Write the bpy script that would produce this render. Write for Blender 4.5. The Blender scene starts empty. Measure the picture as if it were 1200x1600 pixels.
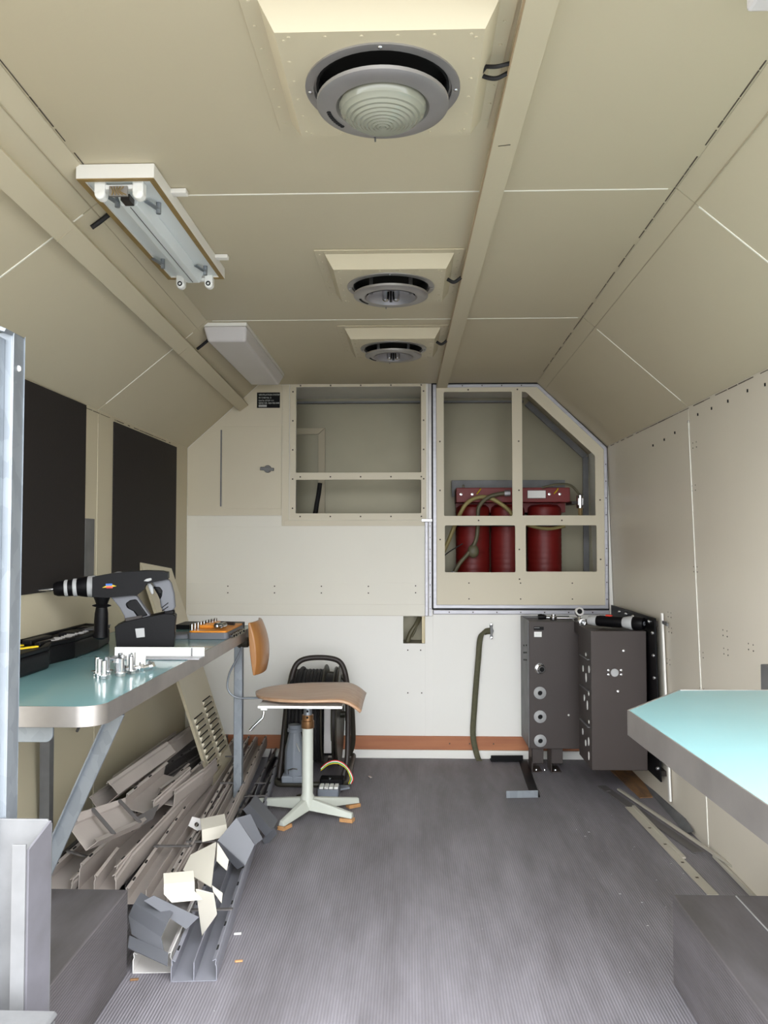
import bpy, bmesh, math, random
from mathutils import Vector, Matrix, Euler
from mathutils.geometry import tessellate_polygon
PI = math.pi
rnd = random.Random(7)
SC = bpy.context.scene
COL = SC.collection

# ------------------------------------------------------------------ camera
cam_d = bpy.data.cameras.new('camera'); cam = bpy.data.objects.new('camera', cam_d); COL.objects.link(cam)
cam_d.sensor_fit = 'AUTO'; cam_d.sensor_width = 36; cam_d.lens = 28.8; cam_d.clip_start = 0.05
cam.location = (0, 0, 1.084)
cam.rotation_euler = (math.radians(90 + 2.147), 0, math.radians(1.79))
SC.camera = cam
# ------------------------------------------------------------------ daylight: overcast sky outside the open rear doorway
W = bpy.data.worlds.new('overcast_sky'); SC.world = W; W.use_nodes = True
nt = W.node_tree; nt.nodes.clear()
o_ = nt.nodes.new('ShaderNodeOutputWorld'); bg = nt.nodes.new('ShaderNodeBackground')
tc = nt.nodes.new('ShaderNodeTexCoord'); sp = nt.nodes.new('ShaderNodeSeparateXYZ'); rp = nt.nodes.new('ShaderNodeValToRGB')
nt.links.new(tc.outputs['Generated'], sp.inputs[0]); nt.links.new(sp.outputs['Z'], rp.inputs[0])
rp.color_ramp.elements[0].position = 0.0; rp.color_ramp.elements[0].color = (0.31, 0.322, 0.335, 1)   # CIE overcast sky: the horizon has a third of the zenith's luminance
rp.color_ramp.elements[1].position = 1.0; rp.color_ramp.elements[1].color = (0.93, 0.965, 1.0, 1)
nt.links.new(rp.outputs[0], bg.inputs['Color']); bg.inputs['Strength'].default_value = 7.0
nt.links.new(bg.outputs[0], o_.inputs[0])
SC.view_settings.view_transform = 'Standard'; SC.view_settings.look = 'None'
SC.view_settings.gamma = 1; SC.view_settings.use_curve_mapping = False
SC.view_settings.exposure = 1.45
SC.cycles.max_bounces = 12; SC.cycles.diffuse_bounces = 9; SC.cycles.glossy_bounces = 5
SC.cycles.use_denoising = True; SC.cycles.sample_clamp_indirect = 8

# ------------------------------------------------------------------ materials
def lin(h):
    h = h.lstrip('#'); r = []
    for i in (0, 2, 4):
        c = int(h[i:i+2], 16) / 255
        r.append(c / 12.92 if c <= 0.04045 else ((c + 0.055) / 1.055) ** 2.4)
    return r
def mat(name, hx, rough=.5, metal=0., var=.06, scale=4., bump=0., bscale=60., spec=.5, coat=0., hx2=None, stretch=(1, 1, 1), kind='noise', detail=4.):
    m = bpy.data.materials.new(name); m.use_nodes = True; t = m.node_tree; N = t.nodes; L = t.links
    b = N['Principled BSDF']; b.inputs['Roughness'].default_value = rough; b.inputs['Metallic'].default_value = metal
    b.inputs['Specular IOR Level'].default_value = spec; b.inputs['Coat Weight'].default_value = coat
    c = lin(hx)
    tc = N.new('ShaderNodeTexCoord'); mp = N.new('ShaderNodeMapping'); mp.inputs['Scale'].default_value = stretch
    L.new(tc.outputs['Object'], mp.inputs[0])
    if kind == 'voronoi':
        n = N.new('ShaderNodeTexVoronoi'); n.inputs['Scale'].default_value = scale; src = n.outputs['Color']
    else:
        n = N.new('ShaderNodeTexNoise'); n.inputs['Scale'].default_value = scale; n.inputs['Detail'].default_value = detail; src = n.outputs[0]
    L.new(mp.outputs[0], n.inputs['Vector'])
    r = N.new('ShaderNodeValToRGB'); L.new(src, r.inputs[0])
    c2 = lin(hx2) if hx2 else None
    lo = c2 or [x * (1 - var) for x in c]; hi = c if c2 else [min(1, x * (1 + var)) for x in c]
    r.color_ramp.elements[0].position = .3; r.color_ramp.elements[0].color = (*lo, 1)
    r.color_ramp.elements[1].position = .7; r.color_ramp.elements[1].color = (*hi, 1)
    L.new(r.outputs[0], b.inputs['Base Color'])
    if bump:
        n2 = N.new('ShaderNodeTexNoise'); n2.inputs['Scale'].default_value = bscale; n2.inputs['Detail'].default_value = 3
        L.new(mp.outputs[0], n2.inputs['Vector'])
        bp = N.new('ShaderNodeBump'); bp.inputs['Strength'].default_value = bump; bp.inputs['Distance'].default_value = .002
        L.new(n2.outputs[0], bp.inputs['Height']); L.new(bp.outputs[0], b.inputs['Normal'])
    return m
def ribbed(name, hx, hx2, pitch, axis='X', rough=.6, hz=None):
    """rubber matting with fine ribs; ribs are relief, a large noise gives scuffs"""
    m = bpy.data.materials.new(name); m.use_nodes = True; t = m.node_tree; N = t.nodes; L = t.links
    b = N['Principled BSDF']; b.inputs['Roughness'].default_value = rough
    tc = N.new('ShaderNodeTexCoord')
    w = N.new('ShaderNodeTexWave'); w.wave_type = 'BANDS'; w.bands_direction = axis; w.inputs['Scale'].default_value = 2 * PI / pitch / 20
    w.inputs['Distortion'].default_value = 0
    L.new(tc.outputs['Object'], w.inputs['Vector'])
    mp = N.new('ShaderNodeMapping'); mp.inputs['Scale'].default_value = (3, .6, 3); L.new(tc.outputs['Object'], mp.inputs[0])
    n = N.new('ShaderNodeTexNoise'); n.inputs['Scale'].default_value = 3; n.inputs['Detail'].default_value = 8; n.inputs['Roughness'].default_value = .65
    L.new(mp.outputs[0], n.inputs['Vector'])
    r = N.new('ShaderNodeValToRGB'); L.new(n.outputs[0], r.inputs[0])
    r.color_ramp.elements[0].position = .35; r.color_ramp.elements[0].color = (*lin(hx), 1)
    r.color_ramp.elements[1].position = .7; r.color_ramp.elements[1].color = (*lin(hx2), 1)
    mx = N.new('ShaderNodeMixRGB'); mx.blend_type = 'MULTIPLY'; mx.inputs[0].default_value = .22
    L.new(r.outputs[0], mx.inputs[1]); L.new(w.outputs[0], mx.inputs[2]); L.new(mx.outputs[0], b.inputs['Base Color'])
    bp = N.new('ShaderNodeBump'); bp.inputs['Strength'].default_value = .5; bp.inputs['Distance'].default_value = .0015
    L.new(w.outputs[0], bp.inputs['Height']); L.new(bp.outputs[0], b.inputs['Normal'])
    return m
M = {}
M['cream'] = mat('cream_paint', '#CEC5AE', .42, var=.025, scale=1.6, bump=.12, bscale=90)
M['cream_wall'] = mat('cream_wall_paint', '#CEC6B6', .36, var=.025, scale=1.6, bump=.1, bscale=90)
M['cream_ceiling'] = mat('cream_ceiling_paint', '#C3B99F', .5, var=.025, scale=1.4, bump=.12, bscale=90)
M['cream_dark'] = mat('dusty_cream', '#B0A58C', .5, var=.05, scale=3)
M['cream_white'] = mat('white_cream_paint', '#E6E4DE', .4, var=.02, scale=2)
M['seal'] = mat('white_sealant', '#EEECE2', .4, var=.02)
M['crack'] = mat('dark_gap_dirt', '#4A4238', .8, var=.3, scale=40)
M['tape'] = mat('brown_tape', '#A08A6C', .5, var=.1, scale=20)
M['floor'] = ribbed('ribbed_rubber_floor', '#6E6A6E', '#8A868C', .0075)
M['arch'] = ribbed('ribbed_rubber_wheel_box', '#4C4847', '#676265', .0075, 'Z')
M['galv'] = mat('galvanised_steel', '#92989E', .45, .6, scale=45, hx2='#888E94', kind='voronoi', stretch=(1, 1, .6))
M['galv_dull'] = mat('dull_galvanised_steel', '#7F7F80', .55, .5, scale=10, hx2='#686869', bump=.1, bscale=40)
M['galv_dark'] = mat('dark_galvanised_steel', '#66646A', .6, .3, scale=10, hx2='#575558', bump=.1, bscale=40)
M['strip_cream'] = mat('dusty_cream_strip', '#A8A295', .55, var=.06, scale=5)
M['cream_mid_falloff'] = mat('pale_cream_light_falloff', '#E0DCCF', .42, var=.02, scale=2)  # tone between white and cream: light fall-off up the bulkhead, painted in
M['alu'] = mat('aluminium', '#A9A8AD', .45, .7, var=.08, scale=12, stretch=(1, 1, 6))
M['alu_edge'] = mat('worn_aluminium_edging', '#A39E9A', .38, .85, var=.12, scale=9, bump=.1, bscale=40)
M['alu_dark'] = mat('dark_aluminium', '#A4A19F', .42, .7, var=.12, scale=8)
M['steel'] = mat('bright_steel', '#DADBDD', .2, .95, var=.04, scale=20)
M['chrome'] = mat('chrome', '#C8C8C8', .15, 1., var=.03)
M['laminate'] = mat('green_laminate', '#759C9F', .22, var=.04, scale=2.5, hx2='#6F9699', coat=.2)
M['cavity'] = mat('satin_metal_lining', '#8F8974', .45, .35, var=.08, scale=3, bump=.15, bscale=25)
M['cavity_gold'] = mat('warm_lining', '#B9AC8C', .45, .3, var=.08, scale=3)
M['blackboard'] = mat('blackout_board', '#191210', .8, var=.12, scale=5, bump=.2, bscale=120)
M['black'] = mat('black_plastic', '#0D0C0E', .45, var=.1, scale=10, bump=.1, bscale=200, spec=.15)
M['black_rubber'] = mat('black_rubber', '#151315', .7, var=.15, scale=15)
M['grey_rubber'] = mat('grey_rubber', '#66676D', .55, var=.06, scale=12)
M['grey_plastic'] = mat('grey_plastic', '#7C828B', .45, var=.06, scale=8)
M['grey_light'] = mat('light_grey_plastic', '#A9A9A9', .45, var=.05)
M['brownmetal'] = mat('grey_brown_enamel', '#3C3431', .5, .1, var=.05, scale=4, bump=.15, bscale=150)
M['browndark'] = mat('dark_brown_enamel', '#2C2522', .5, .1, var=.08, scale=6)
M['olive'] = mat('olive_webbing', '#56543F', .8, var=.12, scale=60)
M['olive_metal'] = mat('olive_dark_enamel', '#38352C', .45, .2, var=.1, scale=8)
M['red'] = mat('red_enamel', '#75120F', .5, var=.1, scale=5, bump=.1, bscale=30)
M['hose'] = mat('yellowed_hose', '#9A8C58', .5, var=.12, scale=20)
M['hose_dark'] = mat('olive_hose', '#5C5740', .5, var=.15, scale=20)
M['plywood'] = mat('plywood_veneer', '#BC9A7C', .4, scale=7, hx2='#A98366', stretch=(1, 9, 9), coat=.15)
M['pad_wood'] = mat('varnished_wood', '#A4733F', .35, scale=6, hx2='#966333', stretch=(9, 9, 1), coat=.2)
M['ply_edge'] = mat('plywood_edge', '#B98A5B', .5, var=.15, scale=30)
M['redwood'] = mat('reddish_plywood', '#B0724B', .55, scale=3, hx2='#9D6040', stretch=(1, 1, 10), bump=.1)
M['oldwood'] = mat('worn_plywood', '#9A7148', .7, scale=6, hx2='#5E4633', stretch=(4, 1, 1), bump=.3)
M['bronze'] = mat('bronze', '#8E6A48', .35, .8, var=.1, scale=15)
M['stoolgrey'] = mat('grey_green_enamel', '#B7BAB0', .45, var=.05, scale=10)
M['tray'] = mat('dusty_grey_plastic_tray', '#A89E97', .55, var=.08, scale=6, bump=.1)
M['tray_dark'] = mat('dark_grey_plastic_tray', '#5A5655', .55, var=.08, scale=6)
M['tray_slate'] = mat('slate_grey_plastic_tray', '#7D7D85', .5, var=.06, scale=6)
M['tray_light'] = mat('pale_grey_plastic_tray', '#C6C2BF', .5, var=.05, scale=6)
M['tray_white'] = mat('white_plastic_offcut', '#CCC6B9', .45, var=.03, scale=6)
M['tray_grey'] = mat('blue_grey_plastic_offcut', '#5D5E63', .5, var=.05, scale=6)
M['orange'] = mat('orange_plastic', '#DB8A24', .4, var=.06, scale=12)
M['yellow'] = mat('yellow_print', '#D8B81C', .5, var=.05)
M['blue'] = mat('blue_print', '#2C63B8', .4, var=.05)
M['redprint'] = mat('red_print', '#D23A2A', .4, var=.05)
M['green'] = mat('green_wire', '#2FAE6A', .4, var=.05)
M['white'] = mat('white_plastic', '#ECECE8', .35, var=.02)
M['enamel'] = mat('white_enamel', '#DDE3E4', .3, var=.03, scale=4)
M['diffuser'] = mat('grey_white_diffuser', '#CFCBCA', .35, var=.03, scale=3)
M['brass'] = mat('yellowed_gasket', '#8C7446', .6, var=.15, scale=20)
M['hole'] = mat('black_void', '#0A090A', .9, var=.05)
M['text'] = mat('pale_print', '#C9CCC8', .5, var=.02)
M['asphalt'] = mat('outdoor_asphalt', '#555350', .9, scale=6, hx2='#494744')
def glass_mat():
    m = bpy.data.materials.new('ribbed_lens_glass'); m.use_nodes = True; b = m.node_tree.nodes['Principled BSDF']
    b.inputs['Base Color'].default_value = (*lin('#B4B5A4'), 1); b.inputs['Roughness'].default_value = .12
    b.inputs['Transmission Weight'].default_value = .55; b.inputs['IOR'].default_value = 1.45
    return m
M['lens'] = glass_mat()

# ------------------------------------------------------------------ mesh helpers
def rot_to(d):
    return Vector((0, 0, 1)).rotation_difference(Vector(d).normalized()).to_matrix()
class MB:
    def __init__(s): s.v = []; s.f = []
    def add(s, vs, fs):
        n = len(s.v); s.v += [Vector(p) for p in vs]; s.f += [tuple(n + i for i in f) for f in fs]; return s
    def box(s, x0, x1, y0, y1, z0, z1, mtx=None):
        vs = [Vector((x, y, z)) for z in (z0, z1) for y in (y0, y1) for x in (x0, x1)]
        if mtx is not None: vs = [mtx @ p for p in vs]
        return s.add(vs, [(0, 2, 3, 1), (4, 5, 7, 6), (0, 1, 5, 4), (2, 6, 7, 3), (0, 4, 6, 2), (1, 3, 7, 5)])
    def beam(s, p, q, w, h, up=(0, 0, 1)):
        p = Vector(p); q = Vector(q); d = (q - p).normalized(); up = Vector(up)
        a = d.cross(up).normalized(); b = a.cross(d).normalized()
        vs = []
        for c in (p, q):
            vs += [c - a*w/2 - b*h/2, c + a*w/2 - b*h/2, c + a*w/2 + b*h/2, c - a*w/2 + b*h/2]
        return s.add(vs, [(0, 1, 2, 3), (7, 6, 5, 4), (0, 4, 5, 1), (1, 5, 6, 2), (2, 6, 7, 3), (3, 7, 4, 0)])
    def tube(s, path, r, n=10, caps=True, closed=False):
        P = [Vector(p) for p in path]; rings = []; k = len(P)
        rr = r if isinstance(r, (list, tuple)) else [r] * k
        prev = None
        for i, p in enumerate(P):
            if closed: d = P[(i+1) % k] - P[i-1]
            else: d = (P[min(i+1, k-1)] - P[max(i-1, 0)])
            d.normalize()
            if prev is None:
                a = d.cross(Vector((0, 0, 1)));
                if a.length < .1: a = d.cross(Vector((0, 1, 0)))
            else: a = prev - d * prev.dot(d)
            a.normalize(); prev = a.copy(); b = d.cross(a)
            rings.append([p + (a*math.cos(2*PI*j/n) + b*math.sin(2*PI*j/n)) * rr[i] for j in range(n)])
        vs = [q for rg in rings for q in rg]; fs = []
        for i in range(k if closed else k-1):
            i2 = (i+1) % k
            for j in range(n): fs.append((i*n+j, i*n+(j+1) % n, i2*n+(j+1) % n, i2*n+j))
        if caps and not closed: fs += [tuple(reversed(range(n))), tuple((k-1)*n+j for j in range(n))]
        return s.add(vs, fs)
    def cyl(s, p, q, r, n=20): return s.tube([p, q], r, n)
    def lathe(s, prof, origin, axis=(0, 0, 1), n=32):
        R = rot_to(axis); o = Vector(origin); vs = []; k = len(prof)
        for (r, h) in prof:
            for j in range(n): vs.append(o + R @ Vector((r*math.cos(2*PI*j/n), r*math.sin(2*PI*j/n), h)))
        fs = [(i*n+j, i*n+(j+1) % n, (i+1)*n+(j+1) % n, (i+1)*n+j) for i in range(k-1) for j in range(n)]
        return s.add(vs, fs)
    def prism(s, poly, holes, fn, a, b):
        """2-D outline with holes, fn(u,v,w) -> point, from depth a to depth b"""
        loops = [list(poly)] + [list(h) for h in holes]
        flat = [p for l in loops for p in l]
        tris = tessellate_polygon([[Vector((p[0], p[1], 0)) for p in l] for l in loops])
        n = len(flat)
        vs = [fn(p[0], p[1], a) for p in flat] + [fn(p[0], p[1], b) for p in flat]
        fs = [tuple(t) for t in tris] + [tuple(n + i for i in reversed(t)) for t in tris]
        o = 0
        for l in loops:
            m = len(l)
            for i in range(m): fs.append((o+i, o+(i+1) % m, n+o+(i+1) % m, n+o+i))
            o += m
        return s.add(vs, fs)
    def sheet(s, A, B):
        k = len(A); return s.add(list(A) + list(B), [(i, i+1, k+i+1, k+i) for i in range(k-1)])
    def sphere(s, c, r, n=10, sc=(1, 1, 1)):
        prof = [(max(1e-4, math.sin(PI*i/n)), -math.cos(PI*i/n)) for i in range(n+1)]
        vs = []
        m = 2*n
        for (a, h) in prof:
            for j in range(m): vs.append(Vector(c) + Vector((a*math.cos(2*PI*j/m)*r*sc[0], a*math.sin(2*PI*j/m)*r*sc[1], h*r*sc[2])))
        return s.add(vs, [(i*m+j, i*m+(j+1) % m, (i+1)*m+(j+1) % m, (i+1)*m+j) for i in range(n) for j in range(m)])
    def build(s, name, m, parent=None, bevel=0., smooth=None, solid=0., seg=2, weld=True):
        me = bpy.data.meshes.new(name)
        if parent is None:
            xs = [p.x for p in s.v]; ys = [p.y for p in s.v]; zs = [p.z for p in s.v]
            org = Vector(((min(xs)+max(xs))/2, (min(ys)+max(ys))/2, min(zs)))
        else:
            r = parent
            while r.parent: r = r.parent
            org = Vector(r.location)
        me.from_pydata([tuple(p - org) for p in s.v], [], s.f)
        bm = bmesh.new(); bm.from_mesh(me)
        if weld: bmesh.ops.remove_doubles(bm, verts=bm.verts, dist=1e-5)
        bmesh.ops.recalc_face_normals(bm, faces=bm.faces)
        bm.to_mesh(me); bm.free()
        o = bpy.data.objects.new(name, me); COL.objects.link(o)
        if parent is None: o.location = org
        else: o.parent = parent
        me.materials.append(M[m] if isinstance(m, str) else m)
        if solid:
            q = o.modifiers.new('solid', 'SOLIDIFY'); q.thickness = solid; q.offset = 0
        if bevel:
            q = o.modifiers.new('bevel', 'BEVEL'); q.width = bevel; q.segments = seg; q.limit_method = 'ANGLE'; q.angle_limit = math.radians(40)
        if smooth:
            me.shade_smooth(); me.set_sharp_from_angle(angle=math.radians(smooth))
        return o
def box(*a): return MB().box(*a)
def XZ(u, v, w): return Vector((u, w, v))
def XY(u, v, w): return Vector((u, v, w))
def YZ(u, v, w): return Vector((w, u, v))
def rrect(x0, x1, y0, y1, r, n=4):
    p = []
    for cx, cy, a in ((x1-r, y1-r, 0), (x0+r, y1-r, 90), (x0+r, y0+r, 180), (x1-r, y0+r, 270)):
        for i in range(n+1):
            t = math.radians(a + 90*i/n); p.append((cx + r*math.cos(t), cy + r*math.sin(t)))
    return p
def circ(cx, cy, r, n=32): return [(cx + r*math.cos(2*PI*i/n), cy + r*math.sin(2*PI*i/n)) for i in range(n)]
def spline(pts, k=8):
    P = [Vector(p) for p in pts]; P = [2*P[0]-P[1]] + P + [2*P[-1]-P[-2]]; out = []
    for i in range(1, len(P)-2):
        a, b, c, d = P[i-1:i+3]
        for j in range(k):
            t = j/k; out.append(.5*((2*b) + (c-a)*t + (2*a-5*b+4*c-d)*t*t + (3*b-a-3*c+d)*t**3))
    out.append(P[-2]); return out
def tag(o, label=None, cat=None, group=None, kind=None):
    if label: o['label'] = label
    if cat: o['category'] = cat
    if group: o['group'] = group
    if kind: o['kind'] = kind
    return o
def thing(name, loc, label, cat, group=None):
    o = bpy.data.objects.new(name, None); COL.objects.link(o); o.location = loc; o.empty_display_size = .05
    return tag(o, label, cat, group)
def struct(o, label): return tag(o, label, None, None, 'structure')
def text(body, size, loc, rot, m, parent=None, name='lettering', extrude=.0006):
    c = bpy.data.curves.new(name, 'FONT'); c.body = body; c.size = size; c.extrude = extrude
    o = bpy.data.objects.new(name, c); COL.objects.link(o); c.materials.append(M[m])
    if parent is not None:
        r = parent
        while r.parent: r = r.parent
        o.parent = parent; o.location = Vector(loc) - Vector(r.location)
    else: o.location = loc
    o.rotation_euler = rot
    dg = bpy.context.evaluated_depsgraph_get(); me = bpy.data.meshes.new_from_object(o.evaluated_get(dg))
    n = bpy.data.objects.new(name, me); n.location = o.location; n.rotation_euler = rot; n.parent = o.parent
    bpy.data.objects.remove(o); COL.objects.link(n); return n
def dup(root, loc, rot=None, label=None, group=None):
    r = root.copy(); COL.objects.link(r); r.location = loc
    if rot is not None: r.rotation_euler = rot
    if label: r['label'] = label
    if group: r['group'] = group
    for ch in list(root.children):
        c = ch.copy(); COL.objects.link(c); c.parent = r
        for g in ch.children:
            d = g.copy(); COL.objects.link(d); d.parent = c
    return r

# ------------------------------------------------------------------ the shell of the truck body
Y0, YB, ZT = .95, 4.18, 1.900
SPL = [Y0, 1.88, 2.965, YB]
def cL(y): return -.690 - .0292*(y - 1.1)          # ceiling crease, left
def cR(y): return .606 + .0137*(y - 1.1)           # ceiling crease, right
XL, ZL = -1.145, 1.573
XR = 1.003
def wR(z): return XR + .05*max(0, 1 - z/ZL)
def wL(z): return XL
YE = YB + .46                                       # far end of the compartment behind the bulkhead
def slab(quad, off, name, m, parent=None, **k):
    """thick slab whose inner face is the quad (4 points), thickened by vector off"""
    o = Vector(off); return MB().add([Vector(p) for p in quad] + [Vector(p) + o for p in quad],
        [(0, 1, 2, 3), (7, 6, 5, 4), (0, 4, 5, 1), (1, 5, 6, 2), (2, 6, 7, 3), (3, 7, 4, 0)]).build(name, m, parent, **k)
fl = MB().box(-1.25, 1.2, Y0, YE, -.06, 0).build('floor', 'floor'); struct(fl, 'grey ribbed rubber floor of the truck body')
ce = slab([(cL(Y0)-.02, Y0, ZT+.004), (cR(Y0)+.02, Y0, ZT+.004), (cR(YE)+.02, YE, ZT+.004), (cL(YE)-.02, YE, ZT+.004)], (0, 0, .05), 'ceiling', 'seal')
struct(ce, 'cream panelled ceiling of the truck body')
def slope_base(f, sx, name):
    mb = MB(); ys = SPL + [YE]
    for a, b in zip(ys[:-1], ys[1:]):
        q = [Vector((f(a), a, ZT)), Vector((f(b), b, ZT)), Vector((XL if sx < 0 else XR, b, ZL)), Vector((XL if sx < 0 else XR, a, ZL))]
        i = [p + Vector((sx*.005, 0, .007)) for p in q]; o = [p + Vector((sx*.03, 0, .04)) for p in q]
        mb.add(i + o, [(0, 1, 2), (0, 2, 3), (4, 6, 5), (4, 7, 6), (0, 4, 5, 1), (2, 6, 7, 3)] + ([(3, 7, 4, 0)] if a == Y0 else []) + ([(1, 5, 6, 2)] if b == YE else []))
    return mb.build(name, 'cream_ceiling')
ul = slope_base(cL, -1, 'wall_upper_left')
struct(ul, 'sloping cream upper wall on the left')
ur = slope_base(cR, 1, 'wall_upper_right')
struct(ur, 'sloping cream upper wall on the right')
wl_ = slab([(XL-.004, Y0, -.06), (XL-.004, YE, -.06), (XL-.004, YE, ZL+.03), (XL-.004, Y0, ZL+.03)], (-.05, 0, 0), 'wall_left', 'seal')
struct(wl_, 'cream left wall with two blacked-out windows')
wr_ = slab([(wR(0)+.004, Y0, -.06), (wR(0)+.004, YE, -.06), (XR+.003, YE, ZL+.03), (XR+.003, Y0, ZL+.03)], (.05, 0, 0), 'wall_right', 'seal')
struct(wr_, 'cream right wall')
g = .0022
for i in range(3):
    a, b = SPL[i] + (g if i else 0), SPL[i+1] - (g if i < 2 else 0)
    slab([(cL(a), a, ZT), (cR(a), a, ZT), (cR(b), b, ZT), (cL(b), b, ZT)], (0, 0, .0045), 'ceiling_panel', 'cream_ceiling', ce, bevel=.001)
    for f, X_, par, sx in ((cL, XL, ul, -1), (cR, XR, ur, 1)):
        q = [Vector((f(a), a, ZT)), Vector((f(b), b, ZT)), Vector((X_, b, ZL)), Vector((X_, a, ZL))]; o4 = [p + Vector((sx*.003, 0, .004)) for p in q]
        MB().add(q + o4, [(0, 1, 2), (0, 2, 3), (4, 6, 5), (4, 7, 6), (0, 4, 5, 1), (2, 6, 7, 3), (3, 7, 4, 0), (1, 5, 6, 2)]).build('wall_panel', 'cream_ceiling', par)
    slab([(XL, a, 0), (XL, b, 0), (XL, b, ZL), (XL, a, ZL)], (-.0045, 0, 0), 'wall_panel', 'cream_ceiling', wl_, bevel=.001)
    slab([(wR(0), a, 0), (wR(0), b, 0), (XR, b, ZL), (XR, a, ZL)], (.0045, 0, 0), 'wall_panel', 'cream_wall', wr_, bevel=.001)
for y in SPL[1:3]:      # pale sealant beads in the panel joints
    MB().beam((cL(y)+.02, y, ZT-.0004), (cR(y)-.02, y, ZT-.0004), .0034, .002).build('sealant_bead', 'seal', ce)
    MB().beam((wR(.02)-.0006, y, .02), (XR-.0006, y, ZL-.05), .0045, .002, (1, 0, 0)).build('sealant_bead', 'seal', wr_)
    MB().beam((XL+.0006, y, .02), (XL+.0006, y, ZL-.05), .004, .002, (1, 0, 0)).build('sealant_bead', 'cream', wl_)
    for f, X_, par, n_ in ((cL, XL, ul, Vector((.59, 0, -.81))), (cR, XR, ur, Vector((-.68, 0, -.73)))):
        p, q = Vector((f(y), y, ZT)), Vector((X_, y, ZL)); MB().beam(p.lerp(q, .13) + n_*.0006, p.lerp(q, .93) + n_*.0006, .0042, .002, n_).build('sealant_bead', 'seal', par)
# crack lines at the creases, broken dark sealant
def crack(parent, f, y0, y1, n, nrm):
    mb = MB(); y = y0
    while y < y1:
        l = rnd.uniform(.02, .12); e = min(y + l, y1)
        mb.beam(f(y), f(e), rnd.uniform(.0012, .003), .0015, nrm); y = e + rnd.choice((.004, .01, .05))
    tag(mb.build('cracked_sealant', 'crack', parent), kind='stuff')
crack(ce, lambda y: Vector((cR(y)-.006, y, ZT-.0006)), 1.05, 3.9, 20, (0, 0, 1))
crack(ce, lambda y: Vector((cL(y)+.006, y, ZT-.0006)), 1.2, 1.76, 20, (0, 0, 1))
crack(wl_, lambda y: Vector((XL+.0008, y, ZL+.0-.012)), 2.55, 3.9, 20, (1, 0, 0))
crack(wr_, lambda y: Vector((XR-.001, y, ZL-.006)), 2.2, 4.1, 20, (1, 0, 0))
# raised edge strips beside the creases (folded panel edges)
for par, f in ((ul, lambda y: Vector((cL(y)-.035, y, ZT-.028))), (ur, lambda y: Vector((cR(y)+.04, y, ZT-.036)))):
    MB().beam(f(Y0), f(YB), .0015, .003).build('fold_line', 'cream_dark', par)
# drilled screw holes in the right wall
mb = MB()
for (yy, zz) in [(2.33,1.53),(2.45,1.535),(2.60,1.53),(2.74,1.53),(2.87,1.53),(2.97,1.52),(3.12,1.50),(3.25,1.49),(3.4,1.485)]:
    mb.box(XR-.0012, XR+.004, yy-.003, yy+.003, zz-.0045, zz+.0045)
for (yy, zz) in [(2.93,1.27),(2.95,.98),(2.93,.68),(2.94,.55),(2.90,1.42),(2.70,.78),(2.70,.72),(2.5,.76),(3.27,.79),(3.27,.73),(3.31,.60),(3.31,.35),(2.90,.44)]:
    for dy in (0, .035):
        for dz in (0, .018): mb.box(wR(zz)-.0012, wR(zz)+.004, yy-.0018+dy, yy+.0018+dy, zz-.002+dz, zz+.002+dz)
tag(mb.build('screw_holes', 'hole', wr_), kind='stuff')

# wheel boxes beside the entrance
wb = MB().box(XL+.001, -.711, Y0+.02, 2.081, .0005, .21).build('wheel_box', 'arch', bevel=.004); tag(wb, 'ribbed rubber covered wheel box at the left of the entrance', None, None, 'structure')
wb2 = MB().box(.648, 1.03, Y0+.02, 2.083, .0005, .215).build('wheel_box', 'arch', bevel=.004); tag(wb2, 'ribbed rubber covered wheel box at the right of the entrance', None, None, 'structure')
MB().box(.80, .803, 1.45, 2.075, .213, .2165).build('scuffed_edge_line', 'grey_light', wb2)
gr_ = MB().box(-12, 12, -14, .85, -1.06, -1.0).build('ground', 'asphalt'); struct(gr_, 'grey yard ground outside the truck')

# ------------------------------------------------------------------ back bulkhead
H_A = (-.583, .059, 1.234, 1.885)
def back_poly(x0, x1, z0, z1): return [(x0, z0), (x1, z0), (x1, z1), (x0, z1)]
RF = [(.119, .752), (1.0, .752), (1.0, 1.565), (.655, 1.893), (.119, 1.893)]
HOLE = back_poly(-.033, .080, .573, .711)
mb = MB()
outer = [(XL, 0), (wR(0)-.002, 0), (XR-.002, ZL), (cR(YB)-.002, ZT), (cL(YB), ZT), (XL, ZL)]
mb.prism(outer, [back_poly(H_A[0], H_A[1], H_A[2], H_A[3]), [(x, z) for x, z in [(.13, .762), (.99, .762), (.99, 1.558), (.650, 1.883), (.13, 1.883)]], HOLE], XZ, YB, YB+.02)
bw = mb.build('wall_back', 'cream_white'); struct(bw, 'off-white back bulkhead with openings into a compartment')
# compartment behind
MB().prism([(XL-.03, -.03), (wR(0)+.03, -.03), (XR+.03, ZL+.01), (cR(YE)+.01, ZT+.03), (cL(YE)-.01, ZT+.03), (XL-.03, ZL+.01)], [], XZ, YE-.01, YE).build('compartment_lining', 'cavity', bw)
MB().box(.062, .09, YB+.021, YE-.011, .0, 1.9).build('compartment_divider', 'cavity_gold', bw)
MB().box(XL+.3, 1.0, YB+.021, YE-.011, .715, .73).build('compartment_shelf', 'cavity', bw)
MB().beam((-.80, YE-.03, 1.878), (.06, YE-.03, 1.878), .03, .01).build('compartment_rail', 'galv_dull', bw)
MB().beam((.1, YE-.03, 1.878), (.64, YE-.03, 1.878), .03, .01).beam((.66, YE-.03, 1.868), (.985, YE-.03, 1.565), .03, .012, (0, 1, 0)).beam((.985, YE-.03, 1.565), (.985, YE-.03, .74), .03, .012, (0, 1, 0)).build('compartment_rail', 'galv_dull', bw)
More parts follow.
